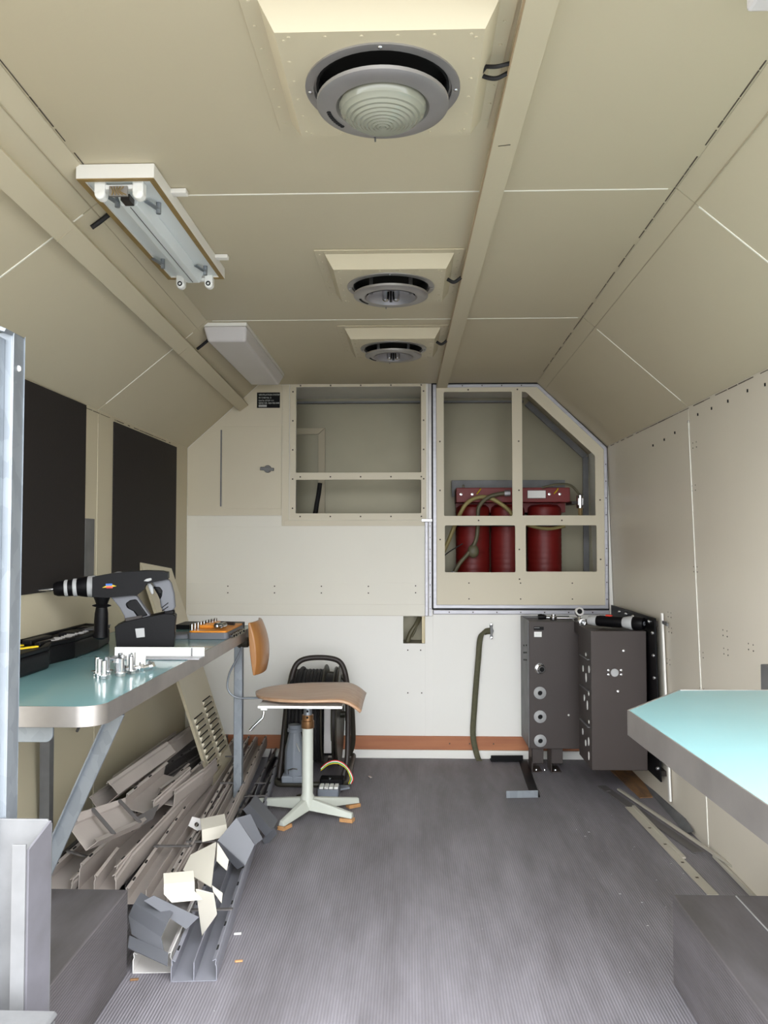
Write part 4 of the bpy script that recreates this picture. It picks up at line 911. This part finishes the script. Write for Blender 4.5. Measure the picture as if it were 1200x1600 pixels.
ld = MB().lathe([(.0001, .016), (.048, .016), (.052, .012), (.052, 0), (.0001, 0)], (-.825, 2.96, TT+.001), (0, 0, 1), 32).build('round_tin', 'grey_rubber', smooth=30); tag(ld, 'low round grey tin between the drill and the orange socket tray', 'tin')
tag(MB().prism(rrect(-.93, -.68, 3.24, 3.385, .01), [], XY, TT+.001, TT+.018).build('case_lid', 'black', bevel=.003), 'dark flat case lid at the far end of the green table', 'lid')
# bolts
def hexbolt(name, L=.045, r=.0066, hd=.0115):
    t = bpy.data.objects.new(name, None); COL.objects.link(t); t.empty_display_size = .01
    MB().tube([(0, 0, 0), (0, 0, .008)], hd, 6).build('head', 'steel', t)
    MB().cyl((0, 0, .008), (0, 0, L), r, 10).build('shank', 'steel', t, smooth=30)
    MB().lathe([(r, .0085), (.0155, .0085), (.0155, .0105), (r, .0105)], (0, 0, 0), (0, 0, 1), 14).build('washer', 'steel', t, smooth=30)
    return t
bolts = [(-.812, 2.12, 0, 'bolt at the left end of the pile on the green table'), (-.795, 2.09, 0, 'upright bolt near the left front of the bolt pile'), (-.790, 2.13, 0, 'upright bolt second from the left in the bolt pile'),
         (-.772, 2.06, 0, 'frontmost bolt of the pile, nearest to the table edge'), (-.755, 2.11, 1, 'bolt in the middle front of the pile'), (-.743, 2.10, 0, 'bolt with dull shank at the middle of the pile'),
         (-.765, 2.17, 0, 'bolt behind the frontmost one in the pile'), (-.78, 2.20, 0, 'bolt at the back left of the pile'), (-.745, 2.18, 0, 'bolt at the back of the pile by the upright plate'),
         (-.706, 2.17, 2, 'bolt lying flat at the right end of the pile'), (-.730, 2.14, 0, 'bolt right of the middle of the pile'), (-.690, 2.20, 2, 'outermost lying bolt at the far right of the pile'), (-.752, 2.22, 0, 'bolt farthest from the camera in the pile')]
first = None
for i, (x, y, k, l) in enumerate(bolts):
    rot = (0, 0, i*.4) if k == 0 else ((PI, 0, 0) if k == 1 else (PI/2+.08, 0, 2.2+.3*i))
    z = TT+.0008 if k == 0 else (TT+.046 if k == 1 else TT+.013)
    if first is None:
        first = hexbolt('hex_bolt'); first.location = (x, y, z); first.rotation_euler = rot; tag(first, l, 'bolt', 'bolts piled on the green table')
    else: dup(first, (x, y, z), rot, l)
up = MB().box(-.745, -.722, 2.228, 2.234, TT+.001, TT+.056).box(-.772, -.7455, 2.226, 2.232, TT+.001, TT+.050).build('metal_tab', 'white', bevel=.001); tag(up, 'upright white metal tab standing behind the bolts on the green table', 'bracket')

# ------------------------------------------------------------------ right work table
rt_ = thing('work_table', (.8, 1.5, 0), 'pale green-topped table with cut corner and scratched metal edge on the right', 'table')
poly = [(.470, Y0+.05), (.446, 1.71), (.628, 1.95), (wR(.74)-.003, 1.96), (wR(.74)-.003, Y0+.05)]
core = [(.473, Y0+.055), (.449, 1.709), (.630, 1.946), (wR(.74)-.004, 1.956), (wR(.74)-.004, Y0+.055)]
MB().prism(core, [], XY, TT-.03, TT).build('table_top', 'laminate', rt_)
MB().prism(poly, [core], XY, TT-.050, TT+.0012).build('edge_band', 'alu_edge', rt_, bevel=.0006)
MB().box(.92, wR(.7)-.003, 1.05, 1.93, TT-.09, TT-.051).build('wall_rail', 'galv_dull', rt_)
gb = MB().box(wR(.7)-.05, wR(.7)-.002, 2.20, 2.34, .60, .745).build('wall_box', 'galv_dull', bevel=.003); tag(gb, 'small grey metal box on the right wall behind the pale green table', 'box')

# ------------------------------------------------------------------ galvanised posts at the left of the entrance
ps = thing('steel_post', (-.72, 1.45, 0), 'tall galvanised steel channel post at the left edge of the entrance', 'post')
def pw(px, Y, dxp=0): return (px-640)/1280*Y
YP = 1.46
zt_ = 1.084 + (848-512)/1280*YP
q = MB()
q.box(-.87, -.724, YP, YP+.004, -.2, zt_)
q.box(-.7245, -.721, YP, YP+.042, -.2, zt_)
q.prism([(-.87, zt_+.06), (-.77, zt_+.02), (-.721, zt_), (-.724, zt_-.006), (-.87, zt_+.04)], [], XZ, YP-.03, YP+.042)
q.build('channel', 'galv', ps, bevel=.001)
MB().box(-.745, -.737, YP-.03, YP-.0005, -.2, zt_-.012).build('front_lip', 'galv', ps, bevel=.001)
MB().box(-.87, -.738, YP-.036, YP-.031, .80, 1.02).build('overlap_plate', 'galv_dull', ps, bevel=.003)
MB().lathe([(.0001, .003), (.0045, .0025), (.006, 0)], (-.721, YP+.02, zt_-.062), (1, 0, 0), 14).build('rivet', 'white', ps, smooth=50)
YQ = 1.40
z2_ = 1.084 - (1280-848)/1280*(YQ+.05)
lp = thing('channel_section', (-.65, 1.42, 0), 'short dull galvanised channel standing upright beside the tall post', 'post')
MB().prism([(-.73, -.2), (-.634, -.2), (-.634, z2_-.008), (-.642, z2_), (-.73, z2_)], [], XZ, YQ+.05, YQ+.055).build('back_web', 'galv_dull', lp, bevel=.001)
MB().add([(-.638, YQ+.05, z2_-.002), (-.634, YQ+.05, z2_-.002), (-.650, YQ, z2_-.035), (-.654, YQ, z2_-.035), (-.638, YQ+.05, -.2), (-.634, YQ+.05, -.2), (-.650, YQ, -.2), (-.654, YQ, -.2)],
    [(0, 1, 2, 3), (7, 6, 5, 4), (0, 4, 5, 1), (1, 5, 6, 2), (2, 6, 7, 3), (3, 7, 4, 0)]).build('side_flange', 'galv_dark', lp)
MB().box(-.678, -.654, YQ-.004, YQ, -.2, z2_-.025).build('front_lip', 'galv_dull', lp, bevel=.0006)
sb = thing('step_bracket', (-.6, 1.3, 0), 'pale metal bracket end at the bottom left foreground', 'bracket')
zb_ = 1.084 - (1572-848)/1280*1.34 - .018
MB().prism([(-.80, zb_), (-.585, zb_), (-.570, zb_+.012), (-.575, zb_+.018), (-.60, zb_+.018), (-.80, zb_+.018)], [], XZ, 1.26, 1.34).build('top_flange', 'galv_dull', sb, bevel=.002)
MB().box(-.80, -.590, 1.27, 1.275, zb_-.16, zb_-.001).box(-.588, -.572, 1.265, 1.335, zb_-.16, zb_+.006).build('web', 'galv_dull', sb, bevel=.002)

# ------------------------------------------------------------------ heap of plastic cable channels
def channel(label, near, far, w, h, m, roll=0., lip=.010, divider=False, clips=(), slots=True, parent=None):
    """a U-shaped cable channel, open upwards, from the near end to the far end"""
    p = Vector(near); q = Vector(far); d = (q-p).normalized(); a = d.cross(Vector((0, 0, 1))).normalized(); b = a.cross(d).normalized()
    R = Matrix.Rotation(roll, 3, d); a = R @ a; b = R @ b
    t = thing('cable_channel', tuple(p), label, 'cable channel', 'cable channels heaped along the left wall')
    t_ = .0022
    cs = [(-w/2+lip, h-.004), (-w/2+lip*.3, h), (-w/2+.001, h-.002), (-w/2+.003, h-.012), (-w/2, h-.018), (-w/2, .001), (-w/2+.001, 0), (w/2-.001, 0), (w/2, .001), (w/2, h-.018), (w/2-.003, h-.012), (w/2-.001, h-.002), (w/2-lip*.3, h), (w/2-lip, h-.004)]
    A = [p + a*u + b*v for u, v in cs]; B = [q + a*u + b*v for u, v in cs]
    body = MB().sheet(A, B); L = (q-p).length
    if divider:
        body.sheet([p + b*.001, p + b*(h-.006)], [q + b*.001, q + b*(h-.006)])
    o = body.build('channel_body', m, t, solid=t_, weld=False)
    for c in clips:
        c0 = p + d*(L*c) + b*(h+.002)
        MB().beam(c0 - a*(w*.52), c0 + a*(w*.52), .011, .004, tuple(b)).build('cross_clip', 'tray_dark', t)
    if slots:
        mb = MB(); n = max(2, int(L/.13))
        for i in range(n):
            c0 = p + d*(.05 + i*.13)
            for s_ in (-1, 1):
                mb.beam(c0 + a*s_*(w/2-lip*.62) + b*(h-.0005), c0 + d*.022 + a*s_*(w/2-lip*.62) + b*(h-.0005), .0045, .0032, tuple(b))
        mb.build('lip_slots', 'hole', o)['kind'] = 'stuff'
    return t
channel('grey two-compartment cable channel nearest the camera, lying on the open floor', (-0.534, 2.049, 0.002), (-0.697, 4.148, 0.002), .111, .052, 'tray_slate', divider=True, clips=(.13, .33, .62))
channel('white-lined cable channel lying on the floor left of the two-compartment one', (-0.649, 2.085, 0.002), (-0.792, 4.121, 0.002), .096, .050, 'tray_light', divider=False, slots=False)
channel('dusty wide cable channel on top, its near end behind the wheel box corner', (-0.738, 2.309, 0.075), (-0.833, 4.163, 0.058), .115, .045, 'tray', clips=(.17, .78), divider=True)
channel('dusty cable channel on top with two cross clips, under the white offcuts', (-0.660, 2.392, 0.062), (-0.774, 4.213, 0.056), .095, .050, 'tray', clips=(.16, .52), divider=True)
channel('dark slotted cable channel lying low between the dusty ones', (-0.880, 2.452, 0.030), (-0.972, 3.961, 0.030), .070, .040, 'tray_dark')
channel('large dusty cable channel at the front left of the heap', (-0.898, 2.364, 0.085), (-0.878, 3.435, 0.085), .110, .075, 'tray', roll=.06)
channel('narrow dusty channel inside the large one at the front left', (-0.855, 2.309, 0.098), (-0.870, 2.519, 0.098), .060, .055, 'tray', slots=False)
channel('pale channel leaning low at the far left of the heap', (-1.003, 2.325, 0.100), (-1.005, 3.085, 0.090), .085, .045, 'tray', roll=.25, clips=(.2,))
channel('channel tipped on edge with a dark triangular end at the back of the heap', (-0.984, 2.683, 0.235), (-0.945, 3.204, 0.240), .085, .055, 'tray', roll=-.7, slots=False)
channel('dusty channel beside the wall at the back of the heap', (-1.014, 2.954, 0.200), (-1.039, 3.824, 0.160), .080, .060, 'tray', roll=-.35, slots=False)
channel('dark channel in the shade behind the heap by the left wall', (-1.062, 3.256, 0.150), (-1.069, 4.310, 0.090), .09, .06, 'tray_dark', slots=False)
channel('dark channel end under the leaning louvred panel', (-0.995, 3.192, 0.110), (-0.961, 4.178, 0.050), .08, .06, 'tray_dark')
channel('short U channel with square cut end in the middle of the heap', (-0.864, 2.905, 0.160), (-0.831, 3.177, 0.160), .062, .055, 'tray', roll=.1, slots=False)
channel('U channel with notched end right of the square cut one', (-0.857, 3.084, 0.120), (-0.841, 3.482, 0.120), .055, .052, 'tray', roll=-.1)
channel('dusty channel stretching behind the tray with two dark clips', (-0.906, 2.735, 0.190), (-0.880, 3.094, 0.200), .10, .05, 'tray', roll=.2)
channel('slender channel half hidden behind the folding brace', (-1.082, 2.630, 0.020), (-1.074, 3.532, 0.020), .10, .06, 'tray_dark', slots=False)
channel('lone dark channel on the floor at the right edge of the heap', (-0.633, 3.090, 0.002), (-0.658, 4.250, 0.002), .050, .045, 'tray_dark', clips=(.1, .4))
def sheet_thing(name, label, cat, strips, m, thick=.0024, group=None, extra=None):
    mb = MB()
    for A, B in strips:
        A = [Vector(p) for p in A]; B = [Vector(p) for p in B]
        if label.startswith('='): mb.sheet(A, B); continue
        ex = sum((b - a for a, b in zip(A, B)), Vector()) / len(A); mb.sheet(A, [a + ex for a in A])
    label = label.lstrip('=')
    o = mb.build(name, m, None, solid=thick); tag(o, label, cat, group)
    return o
ct_ = thing('cable_channel', (-0.931, 2.296, 0.240), 'short tilted channel piece with two dark cross clips on top of the heap', 'cable channel', 'cable channels heaped along the left wall')
A = [(-0.939, 2.321, 0.295), (-0.943, 2.310, 0.320), (-0.956, 2.303, 0.285), (-0.894, 2.267, 0.235), (-0.860, 2.261, 0.262), (-0.875, 2.280, 0.262)]
B = [(-0.889, 2.567, 0.272), (-0.890, 2.570, 0.285), (-0.899, 2.574, 0.262), (-0.832, 2.525, 0.210), (-0.807, 2.521, 0.235), (-0.820, 2.544, 0.235)]
MB().sheet([Vector(p) for p in A], [Vector(p) for p in B]).build('channel_body', 'tray', ct_, solid=.0022)
for u in (.32, .86):
    a1 = Vector(A[1]).lerp(Vector(B[1]), u); a2 = Vector(A[4]).lerp(Vector(B[4]), u)
    MB().beam(a1, a2, .011, .005).build('cross_clip', 'tray_dark', ct_)
G = 'bent plastic offcuts on the front of the heap'
def off(label, strips, m): return sheet_thing('channel_offcut', label, 'offcut', strips, m, group=G)
off('grey ribbed offcut lying farthest right, beside the stool foot', [([(-0.591, 3.155, 0.120), (-0.591, 3.032, 0.125), (-0.615, 3.044, 0.100)], [(-0.483, 3.048, 0.065), (-0.484, 2.945, 0.070), (-0.528, 2.958, 0.020)]), ([(-0.528, 2.958, 0.020), (-0.484, 2.945, 0.070)], [(-0.505, 2.947, 0.006), (-0.495, 3.023, 0.020)])], 'tray_grey')
off('=large dark-faced offcut with a cream end, standing tilted below the table leg', [(lambda q: (q[:1] + q[3:], q[1:3]))([(-0.610, 2.620, 0.140), (-0.558, 2.652, 0.200), (-0.496, 2.640, 0.120), (-0.521, 2.616, 0.065)]), (lambda q: (q[:1] + q[3:], q[1:3]))([(-0.558, 2.652, 0.200), (-0.520, 2.690, 0.200), (-0.480, 2.691, 0.120), (-0.500, 2.666, 0.110)]), (lambda q: (q[:1] + q[3:], q[1:3]))([(-0.610, 2.620, 0.140), (-0.622, 2.636, 0.120), (-0.547, 2.622, 0.050), (-0.517, 2.594, 0.073)])], 'tray_grey')
off('small cream offcut with a step fold lying above the clipped channel', [([(-0.701, 2.756, 0.160), (-0.677, 2.681, 0.150), (-0.669, 2.657, 0.120)], [(-0.614, 2.790, 0.160), (-0.603, 2.732, 0.150), (-0.622, 2.734, 0.120)])], 'tray_white')
o_hole = MB().prism([(0, 0), (.055, -.012), (.03, -.05), (-.01, -.03)], [circ(.018, -.026, .008, 10)], lambda u, v, w: Vector((-0.739, 2.795, 0.155)) + Vector((u, v*.35+w, v*.9)), 0, .002).build('punched_tab', 'tray_light'); tag(o_hole, 'cream tab with a punched hole at the end of a channel', 'offcut')
off('=broad cream offcut in the middle, its flange pointing right', [(lambda q: (q[:1] + q[3:], q[1:3]))([(-0.647, 2.354, 0.150), (-0.642, 2.416, 0.170), (-0.572, 2.438, 0.200), (-0.537, 2.236, 0.152)]), (lambda q: (q[:1] + q[3:], q[1:3]))([(-0.567, 2.433, 0.200), (-0.534, 2.433, 0.150), (-0.534, 2.408, 0.130), (-0.561, 2.396, 0.162)]), (lambda q: (q[:1] + q[3:], q[1:3]))([(-0.535, 2.233, 0.160), (-0.511, 2.256, 0.130), (-0.515, 2.262, 0.100), (-0.533, 2.240, 0.140)])], 'tray_white')
off('brightest white folded offcut lying on the very top', [([(-0.659, 2.205, 0.200), (-0.644, 2.160, 0.190), (-0.637, 2.137, 0.175), (-0.619, 2.147, 0.150)], [(-0.576, 2.229, 0.200), (-0.559, 2.183, 0.190), (-0.562, 2.155, 0.175), (-0.559, 2.160, 0.150)])], 'tray_white')
off('=cream plate offcut standing on its corner at the front', [(lambda q: (q[:1] + q[3:], q[1:3]))([(-0.559, 2.159, 0.180), (-0.509, 2.145, 0.175), (-0.506, 2.171, 0.110), (-0.557, 2.220, 0.032)])], 'tray_white')
off('=dark grey offcut plate pointing to the lower right', [(lambda q: (q[:1] + q[3:], q[1:3]))([(-0.691, 2.144, 0.155), (-0.668, 2.152, 0.165), (-0.555, 2.177, 0.100), (-0.585, 2.165, 0.074)])], 'tray_grey')
off('blue-grey fluted offcut at the left front beside the wheel box', [([(-0.726, 2.226, 0.140), (-0.729, 2.182, 0.130), (-0.742, 2.178, 0.100), (-0.720, 2.140, 0.070)], [(-0.606, 2.112, 0.120), (-0.610, 2.092, 0.110), (-0.626, 2.115, 0.080), (-0.638, 2.106, 0.060)])], 'tray_grey')
off('dark grey offcut lowest at the front over the white-lined channel', [([(-0.721, 2.123, 0.075), (-0.710, 2.080, 0.065)], [(-0.591, 2.051, 0.075), (-0.599, 2.021, 0.045)])], 'tray_grey')
off('small dark offcut wedged behind the large dusty channel', [([(-0.852, 2.514, 0.200), (-0.857, 2.600, 0.220)], [(-0.824, 2.644, 0.200), (-0.827, 2.709, 0.220)])], 'tray_dark')

# ------------------------------------------------------------------ leaning louvred panel
lv = thing('louvred_panel', (-.83, 3.45, .06), 'cream sheet metal panel with two columns of louvres leaning on the left wall', 'panel')
c0, cU, cV = Vector((-.825, 3.452, .056)), Vector((0, .41, 0)), Vector((-.312, -.018, .945))
n_ = cU.cross(cV).normalized() * -1
if n_.x < 0: n_ = -n_
u_, v_ = cU.normalized(), cV.normalized()
MB().prism([(0, 0), (.41, 0), (.41, .955), (0, .995)], [], lambda u, v, w: c0 + u_*u + v_*v + n_*w, -.002, 0).build('sheet', 'cream', lv)
MB().beam(c0 + u_*0 + n_*-.006, c0 + v_*.995 + n_*-.006, .012, .002, tuple(u_)).build('folded_edge', 'cream_dark', lv)
me0 = None
for c_, (ua, va) in enumerate(((.035, .035), (.225, .075))):
    for i in range(10):
        v0 = va + i*.0265; q = MB(); w_ = .145
        P = lambda u, v, w: c0 + u_*u + v_*v + n_*w
        q.add([P(ua, v0, 0), P(ua+w_, v0, 0), P(ua+w_, v0+.018, 0), P(ua, v0+.018, 0), P(ua+.004, v0+.015, .012), P(ua+w_-.004, v0+.015, .012)], [(0, 1, 5, 4), (0, 4, 3), (1, 2, 5)])
        if me0 is None:
            o = q.build('louvre', 'cream', lv); s_ = MB().beam(P(ua+.004, v0+.0195, .0006), P(ua+w_-.004, v0+.0195, .0006), .0055, .001, tuple(n_)).build('louvre_slit', 'hole', o); me0 = (o, s_, ua, v0)
        else:
            dlt = u_*(ua-me0[2]) + v_*(v0-me0[3])
            o = me0[0].copy(); COL.objects.link(o); o.parent = lv; o.location = dlt
            s_ = me0[1].copy(); COL.objects.link(s_); s_.parent = o

# ------------------------------------------------------------------ loose metal on the floor at the right
ub = thing('floor_bracket', (0.486, 3.843, 0.000), 'black flat bracket with a galvanised foot lying on the floor below the cabinets', 'bracket')
a, b, c, d = [Vector(p) for p in ((0.400, 4.110, 0.002), (0.559, 4.115, 0.002), (0.532, 3.543, 0.002), (0.408, 3.531, 0.002))]
MB().beam(a + Vector((0, 0, .015)), b + Vector((0, 0, .015)), .006, .030).beam(a + Vector((0, .02, .003)), b + Vector((0, .02, .003)), .05, .004).build('black_bar', 'black', ub, bevel=.001)
MB().beam(b + Vector((0, 0, .004)), c + Vector((0.0, 0, .004)), .040, .005).build('cross_bar', 'black', ub, bevel=.001)
MB().beam(d + Vector((0, 0, .015)), c + Vector((.012, 0, .015)), .006, .030).build('galvanised_foot', 'galv', ub, bevel=.001)
wp = MB().prism([(0.943, 4.135, 0.000)[:2], (1.096, 4.187, 0.000)[:2], (1.031, 3.557, 0.000)[:2], (0.974, 3.546, 0.000)[:2]], [], XY, .0008, .005).build('wooden_board', 'oldwood', bevel=.001); tag(wp, 'stained bare plywood patch on the floor under the larger cabinet', 'board')
s1 = thing('metal_strip', (0.908, 2.983, 0.000), 'wide cream angle strip lying on the floor up to the right wheel box', 'strip')
a, b = Vector((0.896, 3.422, 0.004)), Vector((0.930, 2.588, 0.004))
b = a + (b-a)*1.0
MB().beam(a, b, .034, .0025).build('flange', 'strip_cream', s1)
d_ = (b-a).normalized(); n2 = Vector((-d_.y, d_.x, 0));  n2 = n2 if n2.x > 0 else -n2
MB().beam(a + n2*.018 + Vector((0, 0, .004)), a + (b-a)*.66 + n2*.018 + Vector((0, 0, .004)), .012, .006).build('raised_flange', 'strip_cream', s1)
mb = MB()
for u in (.3, .5, .7, .85): mb.box(-.005, .005, -.005, .005, 0, .0006, Matrix.Translation(a + (b-a)*u + Vector((0, 0, .0014))))
mb.build('rivet_holes', 'crack', s1)
s2 = MB().beam((0.907, 3.639, 0.012), (1.057, 2.754, 0.026), .012, .008).build('metal_strip', 'strip_cream', bevel=.001); tag(s2, 'long thin cream strip lying askew towards the right wall', 'strip')
s3 = MB().beam((0.852, 3.715, 0.003), (1.008, 2.936, 0.003), .038, .004).build('metal_strip', 'tray_dark', bevel=.001); tag(s3, 'dark flat strip lying between the two cream strips', 'strip')
s4 = MB().add([(1.065, 4.155, 0.002), (1.127, 3.951, 0.050), (1.041, 3.089, 0.030), (1.028, 3.142, 0.002), (1.054, 4.114, 0.000), (1.118, 3.921, 0.046), (1.038, 3.074, 0.026), (1.026, 3.135, 0.000)],
    [(0, 1, 2, 3), (7, 6, 5, 4), (0, 4, 5, 1), (1, 5, 6, 2), (2, 6, 7, 3), (3, 7, 4, 0)]).build('skirting_strip', 'galv_dull', bevel=.001); tag(s4, 'loose galvanised skirting strip along the foot of the right wall', 'strip')
br_ = MB().box(wR(0)-.012, wR(0)-.0005, 2.09, 2.9, .0005, .014).build('baseboard_right', 'strip_cream', bevel=.002); struct(br_, 'cream angle along the foot of the right wall')
for (x, y, m, l) in ((368, 1503, 'ply_edge', 'tiny brown chip on the floor right of the nearest channel'), (209, 1534, 'oldwood', 'tiny brown chip on the floor below the white-lined channel'), (371, 1461, 'white', 'tiny white crumb on the open floor'), (905, 1227, 'white', 'tiny white crumb on the floor below the larger cabinet')):
    p = {368: (-0.443, 2.146, 0.000), 209: (-0.683, 2.049, 0.000), 371: (-0.477, 2.293, 0.000), 905: (0.863, 3.632, 0.000)}[x]
    tag(MB().beam((p[0]-.010, p[1], .003), (p[0]+.010, p[1]+.004, .003), .007, .004).build('floor_chip', m, bevel=.001), l, 'debris')
mb = MB()
for i in range(26):
    x = rnd.uniform(.62, 1.0); y = rnd.uniform(2.2, 3.4); s_ = rnd.uniform(.001, .003); mb.box(x, x+s_*rnd.uniform(1, 3), y, y+s_, .0004, .0018)
for i in range(16):
    x = rnd.uniform(-.6, .6); y = rnd.uniform(1.9, 3.9); s_ = rnd.uniform(.001, .0022); mb.box(x, x+s_, y, y+s_, .0004, .0016)
tag(mb.build('floor_crumbs', 'grey_light'), 'pale crumbs and dust scattered over the ribbed floor', 'debris', None, 'stuff')
